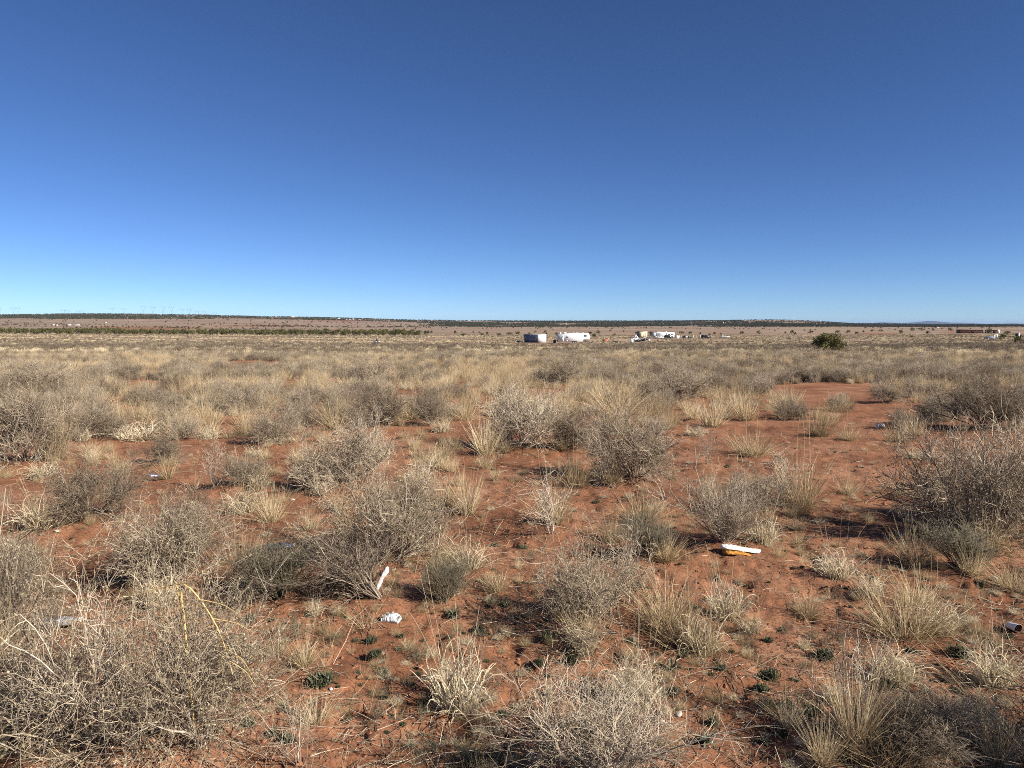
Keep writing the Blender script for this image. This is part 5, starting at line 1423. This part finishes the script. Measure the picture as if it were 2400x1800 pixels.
# white plastic scrap leaning in the stump
def blade(name, outline, th, mat, bend=0.0, seed=3, nx=18, nz=7):
    """a bent, uneven slab: outline gives (along, low, high) stations"""
    o = np.array(outline, float); R = np.random.default_rng(seed)
    s = np.linspace(0, 1, nx); al = np.interp(s, np.linspace(0, 1, len(o)), o[:, 0]); lo = np.interp(s, np.linspace(0, 1, len(o)), o[:, 1]); hi = np.interp(s, np.linspace(0, 1, len(o)), o[:, 2])
    lo = lo + R.normal(0, 0.0025, nx); hi = hi + R.normal(0, 0.0025, nx)
    t = np.linspace(0, 1, nz)
    A = np.repeat(al[:, None], nz, 1); Hh = lo[:, None] + (hi - lo)[:, None] * t
    D = bend * np.sin(t * math.pi)[None] + 0.008 * (fbm(A * 30, Hh * 30 + 5, seed) - 0.5)
    th_ = th * (0.25 + 0.75 * np.sin(np.clip(t, 0.06, 0.94) * math.pi))[None] * np.minimum(1, np.minimum(s, 1 - s) * 8 + 0.25)[:, None]
    F = np.stack([A, D - th_ / 2, Hh], -1); B = np.stack([A, D + th_ / 2, Hh], -1)
    g = Geo(); i = np.arange(nx * nz).reshape(nx, nz); j = i + nx * nz
    q = [np.stack([i[:-1, :-1], i[1:, :-1], i[1:, 1:], i[:-1, 1:]], -1).reshape(-1, 4), np.stack([j[:-1, :-1], j[:-1, 1:], j[1:, 1:], j[1:, :-1]], -1).reshape(-1, 4)]
    for e in (0, -1):
        r = np.stack([i[:-1, e], j[:-1, e], j[1:, e], i[1:, e]], -1); q.append(r if e == 0 else r[:, ::-1])
        r = np.stack([i[e, :-1], i[e, 1:], j[e, 1:], j[e, :-1]], -1); q.append(r if e == 0 else r[:, ::-1])
    g.add(np.concatenate([F.reshape(-1, 3), B.reshape(-1, 3)]), np.concatenate(q))
    return g


p = at(893, 1412); p[2] = float(ground_z(p[0], p[1]))
u = empty('plastic_scrap', p + np.array([0.0, -0.03, 0.01]), 0.15, (0.78, 0.78, 0.74))
g = blade('panel', [(-0.035, 0.0, 0.035), (-0.018, 0.015, 0.075), (0.004, 0.045, 0.12), (0.018, 0.075, 0.15), (0.03, 0.115, 0.17), (0.05, 0.135, 0.205), (0.07, 0.165, 0.20)], 0.055, MPL, 0.012, 7)
ob('panel', g.mesh('panel', MPL, True), u)
g = blade('chip', [(-0.055, -0.01, 0.03), (-0.04, 0.0, 0.045), (-0.02, 0.005, 0.04)], 0.02, MPL, 0.004, 8, 8, 5)
ob('chip', g.mesh('chip', MPL, True), u)
tag(u, 'white jagged plastic piece propped up in a shrub stump', 'plastic scrap')

# crumpled wrapper
p = at(917, 1467); p[2] = float(ground_z(p[0], p[1]))
MWR = surf_mat('printed_wrapper', (0.74, 0.74, 0.74), 0.3, var=0.1, vscale=25, dirt=(0.16, 0.24, 0.27), dirt_amt=0.85)
MWR2 = surf_mat('brown_print', (0.55, 0.42, 0.26), 0.35, var=0.3, vscale=40, dirt=(0.8, 0.78, 0.74), dirt_amt=0.7)
u = empty('crumpled_wrapper', p, -0.2, (0.82, 0.82, 0.72))
nx, ny = 26, 16; sx = np.linspace(-0.06, 0.06, nx); sy = np.linspace(-0.04, 0.04, ny); A, B = np.meshgrid(sx, sy, indexing='ij')
R = np.random.default_rng(12)
def crumple(A, B, s):
    return 0.034 * (1 - (A / 0.068) ** 4) * (1 - (B / 0.05) ** 4) + 0.042 * (np.abs(vnoise(A * 70, B * 70, s) - 0.5) + 0.6 * np.abs(vnoise(A * 150, B * 150, s + 1) - 0.5)) + 0.004
Z = crumple(A, B, 3); i = np.arange(nx * ny).reshape(nx, ny); j = i + nx * ny
g = Geo(); qq = [np.stack([i[:-1, :-1], i[1:, :-1], i[1:, 1:], i[:-1, 1:]], -1).reshape(-1, 4), np.stack([j[:-1, :-1], j[:-1, 1:], j[1:, 1:], j[1:, :-1]], -1).reshape(-1, 4)]
for e in (0, -1):
    qq.append(np.stack([i[:-1, e], j[:-1, e], j[1:, e], i[1:, e]], -1)); qq.append(np.stack([i[e, :-1], i[e, 1:], j[e, 1:], j[e, :-1]], -1))
g.add(np.concatenate([np.stack([A + R.normal(0, 0.0015, A.shape), B, Z], -1).reshape(-1, 3), np.stack([A, B, Z * 0 - 0.003], -1).reshape(-1, 3)]), np.concatenate(qq))
ob('sheet', g.mesh('sheet', MWR), u)
g = Geo(); sel = i[:8]; g.add(np.stack([A[:8], B[:8], Z[:8] + 0.0025], -1).reshape(-1, 3), np.stack([sel[:-1, :-1], sel[1:, :-1], sel[1:, 1:], sel[:-1, 1:]], -1).reshape(-1, 4))
ob('printed_end', g.mesh('printed_end', MWR2), u)
tag(u, 'crumpled white wrapper with dark print on red soil below the stump', 'wrapper')

# foam piece: white top skin over orange rotten core
p = at(1735, 1303); p[2] = float(ground_z(p[0], p[1]))
u = empty('foam_piece', p - np.array([0, 0, 0.012]), 0.0, (1, 1, 0.78)); k = p[1] / FPX
g = blade('skin', [(-47 * k, 14 * k, 26 * k), (-30 * k, 14 * k, 27 * k), (-10 * k, 10 * k, 23 * k), (10 * k, 6 * k, 17 * k), (30 * k, 2 * k, 14 * k), (48 * k, 6 * k, 11 * k)], 0.10, MFOAM, 0.0, 21, 26, 7)
ob('white_skin', g.mesh('white_skin', MFOAM, True), u)
g = blade('core', [(-44 * k, 1 * k, 17 * k), (-25 * k, 0, 16 * k), (-5 * k, 0, 13 * k), (12 * k, 0, 8 * k), (20 * k, 0, 4 * k)], 0.14, MRESIN, -0.01, 22, 22, 7)
ob('orange_core', g.mesh('orange_core', MRESIN, True), u)
tag(u, 'broken white foam slab with an orange rotten underside', 'foam piece')

# paper cup
p = at(2374, 1479); p[2] = float(ground_z(p[0], p[1]))
MCUP = surf_mat('white_paper', (0.80, 0.79, 0.75), 0.6, var=0.06, vscale=20); MCI = surf_mat('brown_cup_inside', (0.10, 0.06, 0.05), 0.7)
u = empty('paper_cup', p + np.array([0, 0, 0.037]), math.radians(235))
u.rotation_euler = (0.2, -0.1, math.radians(282))
u.scale = (0.62, 0.62, 0.62)
u.location.z -= 0.012
ob('wall', lathe([(0.0, -0.05), (0.027, -0.05), (0.030, -0.045), (0.036, 0.0), (0.041, 0.05), (0.0425, 0.052), (0.041, 0.053)], 30, lambda V, a, R: V * np.array([1, 1.0, 0.86])).mesh('cup', MCUP, True), u)
ob('inside', lathe([(0.0400, 0.0525), (0.035, 0.0), (0.028, -0.04), (0.0, -0.04)], 30, lambda V, a, R: V * np.array([1, 1.0, 0.86])).mesh('cup_inside', MCI, True), u)
tag(u, 'white paper cup lying open in shadow at the picture edge', 'cup')

# clear bottle, blue-grey bottle
MCLR, nt_c, Nc, Lc = mat_new('clear_plastic')
b_ = Nc.new('ShaderNodeBsdfPrincipled'); b_.inputs['Base Color'].default_value = (0.9, 0.92, 0.92, 1); b_.inputs['Roughness'].default_value = 0.12; b_.inputs['Transmission Weight'].default_value = 0.75; b_.inputs['IOR'].default_value = 1.3
o_ = Nc.new('ShaderNodeOutputMaterial'); Lc.new(b_.outputs[0], o_.inputs[0])
MDBL = surf_mat('dark_blue_plastic', (0.06, 0.075, 0.13), 0.2, spec=0.6, var=0.3, vscale=20)
BOT = [(0.0, -0.1), (0.022, -0.1), (0.03, -0.092), (0.031, -0.06), (0.028, -0.05), (0.031, -0.04), (0.031, 0.02), (0.029, 0.03), (0.031, 0.04), (0.026, 0.065), (0.013, 0.085), (0.012, 0.1), (0.0, 0.1)]
for nm, (bx_, by_), rz, mt, lab in (('plastic_bottle', (136, 1478), 0.35, MCLR, 'clear crushed plastic bottle tangled in twigs'), ('dark_bottle', (655, 1290), 0.25, MDBL, 'dark blue-grey bottle lying in shade behind the fanned branches')):
    p = at(bx_, by_); p[2] = float(ground_z(p[0], p[1]))
    u = empty(nm, p + np.array([0, 0, 0.03]), rz)
    ob('bottle_shell', lathe(BOT, 24, lambda V, a, R: V * np.array([1, 1.1, 0.8]) + R.normal(0, 0.0012, V.shape), 9).mesh(nm, mt, True), u)
    ob('cap', lathe([(0.0, 0.1), (0.014, 0.1), (0.014, 0.115), (0.0, 0.116)], 18).mesh('cap', MPL, True), u)
    tag(u, lab, 'bottle')


def lump(seed, r, sq=(1, 1, 0.6), rough=0.35):
    R = np.random.default_rng(seed); g = Geo(); sphere_geo(g, (0, 0, 0), 1.0, 10, 7)
    V = g.v[0]; V *= 1 + rough * (R.uniform(-1, 1, (len(V), 1))); g.v[0] = V * r * np.array(sq)
    return g


for nm, (sx_, sy_), r, lab, mt, sq in (('bleached_scrap', (1592, 1677), 0.017, 'small bleached jagged scrap under thin straw stalks', MBONE, (1.5, 0.8, 0.5)), ('pale_stone', (135, 1250), 0.02, 'flat pale stone on soil below straw curls', MBONE, (1.4, 1, 0.4)), ('pale_stone', (686, 1174), 0.018, 'small pale stone below the domed grey shrub', MBONE, (1.6, 0.8, 0.4)), ('white_chip', (775, 1617), 0.008, 'tiny white chip on soil past the long weed patch', MPL, (1.3, 1, 0.7)), ('pale_stone', (2330, 1360), 0.018, 'little pale chip in shade near the huge grey shrub', MBONE, (1.5, 1, 0.5))):
    p = at(sx_, sy_); p[2] = float(ground_z(p[0], p[1]))
    o = ob(nm, lump(int(sx_), r, sq).mesh(nm, mt), None, p + np.array([0, 0, r * 0.25]), rnd.uniform(0, 3)); tag(o, lab, 'stone' if 'stone' in nm else 'scrap')
p = at(2066, 1003); p[2] = float(ground_z(p[0], p[1])); u = empty('white_shard', p, 0.3)
ob('shell', lathe([(0.0, -0.05), (0.03, -0.045), (0.045, -0.015), (0.042, 0.03), (0.02, 0.05)], 20, lambda V, a, R: V * np.array([1.2, 0.9, 0.7]) + np.array([0, 0, 0.04])).mesh('shard', MPL, True), u)
prism('flap', u, MPL, [(-0.09, 0.0), (-0.075, 0.0), (-0.09, 0.08), (-0.105, 0.08)], -0.03, 0.03)
tag(u, 'hollow white plastic shard beyond the red clearing', 'plastic scrap')

# ------------------------------------------------------------------ arched yellow stalk
p = on(425, 2.62); k = p[1] / FPX
def pp(x, y, dy=0.0):
    d = ray(x, y); return np.array([0, 0, EYE]) + d / d[1] * (p[1] + dy)
ya = [pp(600, 1470, 0.0), pp(575, 1420, -0.02), pp(530, 1385, -0.04)]
st = Geo()
def poly(pts, r, taper=0.5):
    P = np.array(pts); n = 14; t = np.linspace(0, len(P) - 1, n); i = np.minimum(t.astype(int), len(P) - 2); f = (t - i)[:, None]
    Q = P[i] * (1 - f) + P[i + 1] * f
    for _ in range(2): Q[1:-1] = (Q[:-2] + 2 * Q[1:-1] + Q[2:]) / 4
    tubes(st, Q[None], [r], [rnd.uniform(0.3, 0.9)], taper, 5)
base = p.copy(); base[2] = float(ground_z(base[0], base[1])) - 0.02
poly([base, pp(430, 1410), pp(418, 1370, -0.02), pp(436, 1362, -0.03), pp(470, 1405, -0.04), pp(500, 1450, -0.05), pp(525, 1500, -0.06), pp(545, 1580, -0.06)], 0.0042, 0.4)
poly([pp(430, 1365, -0.02), pp(380, 1378, 0), pp(330, 1390, 0.02), pp(280, 1405, 0.03)], 0.003, 0.4)
poly([pp(414, 1372, -0.02), pp(420, 1410, 0), pp(450, 1450, 0.02), pp(470, 1462, 0.03)], 0.003, 0.5)
for a, b in (((500, 1450), (590, 1480)), ((515, 1480), (515, 1580)), ((530, 1520), (590, 1580)), ((470, 1405), (560, 1440)), ((505, 1465), (470, 1480)), ((540, 1550), (600, 1610))):
    poly([pp(*a, -0.05), pp((a[0] + b[0]) / 2 + 8, (a[1] + b[1]) / 2 - 6, -0.05), pp(*b, -0.06)], 0.0017, 0.4)
tag(ob('yellow_stalk', st.mesh('yellow_stalk', M['yellow'], True)), 'arched yellow dead stalk bending over the leafy shrub', 'dead stalk')

# ------------------------------------------------------------------ twig bits, clods and seedlings strewn over the soil
R = np.random.default_rng(55); n = 26000
Yl = np.exp(R.uniform(math.log(2.0), math.log(14), n)); ul = R.uniform(-0.85, 0.85, n); xl = ul * Yl
good = fbm(xl / 0.7, Yl / 0.7, 57, 3) > 0.36 + R.uniform(-0.1, 0.12, n)
xl, Yl = xl[good], Yl[good]; n = len(xl)
zl = ground_z(xl, Yl) + micro_z(xl, Yl) + 0.003
az = R.uniform(0, 6.28, n)
P = grow(np.stack([xl, Yl, zl], 1), np.stack([np.cos(az), np.sin(az), R.uniform(-0.05, 0.22, n)], 1), R.uniform(0.02, 0.13, n) * R.choice([1, 1, 1, 2.2], n), 2, 0, 0.22, R)
for k in (1, 2): P[:, k, 2] = np.maximum(P[:, k, 2], ground_z(P[:, k, 0], P[:, k, 1]) + micro_z(P[:, k, 0], P[:, k, 1]) + 0.001)
g = Geo(); tubes(g, P, R.uniform(0.0008, 0.0022, n), np.clip(R.normal(0.38, 0.3, n), 0, 1), 0.6)
tag(ob('twig_litter', g.mesh('twig_litter', M['twig'], True)), 'broken twigs and straw strewn over red soil', None, None, 'stuff')
n = 5200
Yl = np.exp(R.uniform(math.log(2.2), math.log(15), n)); xl = R.uniform(-0.85, 0.85, n) * Yl
good = fbm(xl / 0.9, Yl / 0.9, 157, 3) > 0.47 + R.uniform(-0.12, 0.12, n)
xl, Yl = xl[good], Yl[good]; n = len(xl)
zl = ground_z(xl, Yl) + micro_z(xl, Yl) - 0.003
sm = [KINDS['grey_grass'][0]['parts']['blades'], KINDS['wispy_grass'][0]['parts']['blades'], KINDS['curly_grass'][1]['parts']['blades'], KINDS['green_forb'][0]['parts']['leaves'], KINDS['green_forb'][1]['parts']['leaves']]
pk = R.choice(5, n, p=[0.22, 0.28, 0.14, 0.18, 0.18])
sc_ = np.where(pk < 3, R.uniform(0.07, 0.22, n), R.uniform(0.15, 0.5, n))
scatter('dry_stubble', 'short dry stubble and seedlings between the bushes', 'stubble', sm, np.stack([xl, Yl, zl], 1), R.uniform(0, 6.28, n), np.stack([sc_, sc_, sc_], 1), pk)
MCL = surf_mat('red_soil_clods', (0.30, 0.136, 0.074), 1.0, var=0.4, vscale=3)
n = 14000
Yl = np.exp(R.uniform(math.log(2.0), math.log(12), n)); xl = R.uniform(-0.85, 0.85, n) * Yl
zl = ground_z(xl, Yl) + micro_z(xl, Yl); s = 0.0042 * np.exp(R.normal(0, 0.6, n)); s = np.minimum(s, 0.018)
scatter('soil_clods', 'crumbs and clods of red soil', 'soil', [lump(900 + k, 1.0, (1, 0.85, 0.6), 0.4).mesh('clod', MCL) for k in range(4)], np.stack([xl, Yl, zl], 1), R.uniform(0, 6.28, n), np.stack([s, s, s], 1), R.integers(0, 4, n))

# ------------------------------------------------------------------ the air: thin even haze that blues the far mountains
hb = Geo(); geo_box(hb, -40000, 40000, -3000, 42000, -330, 190)
MH, nh, Nh, Lh = mat_new('thin_haze')
pv = Nh.new('ShaderNodeVolumePrincipled'); pv.inputs['Color'].default_value = (0.42, 0.60, 0.95, 1); pv.inputs['Density'].default_value = 2.0e-5; pv.inputs['Anisotropy'].default_value = 0.0
oh = Nh.new('ShaderNodeOutputMaterial'); Lh.new(pv.outputs[0], oh.inputs['Volume'])
tag(ob('haze', hb.mesh('haze', MH)), 'thin blue air over the far plain', None, None, 'stuff')
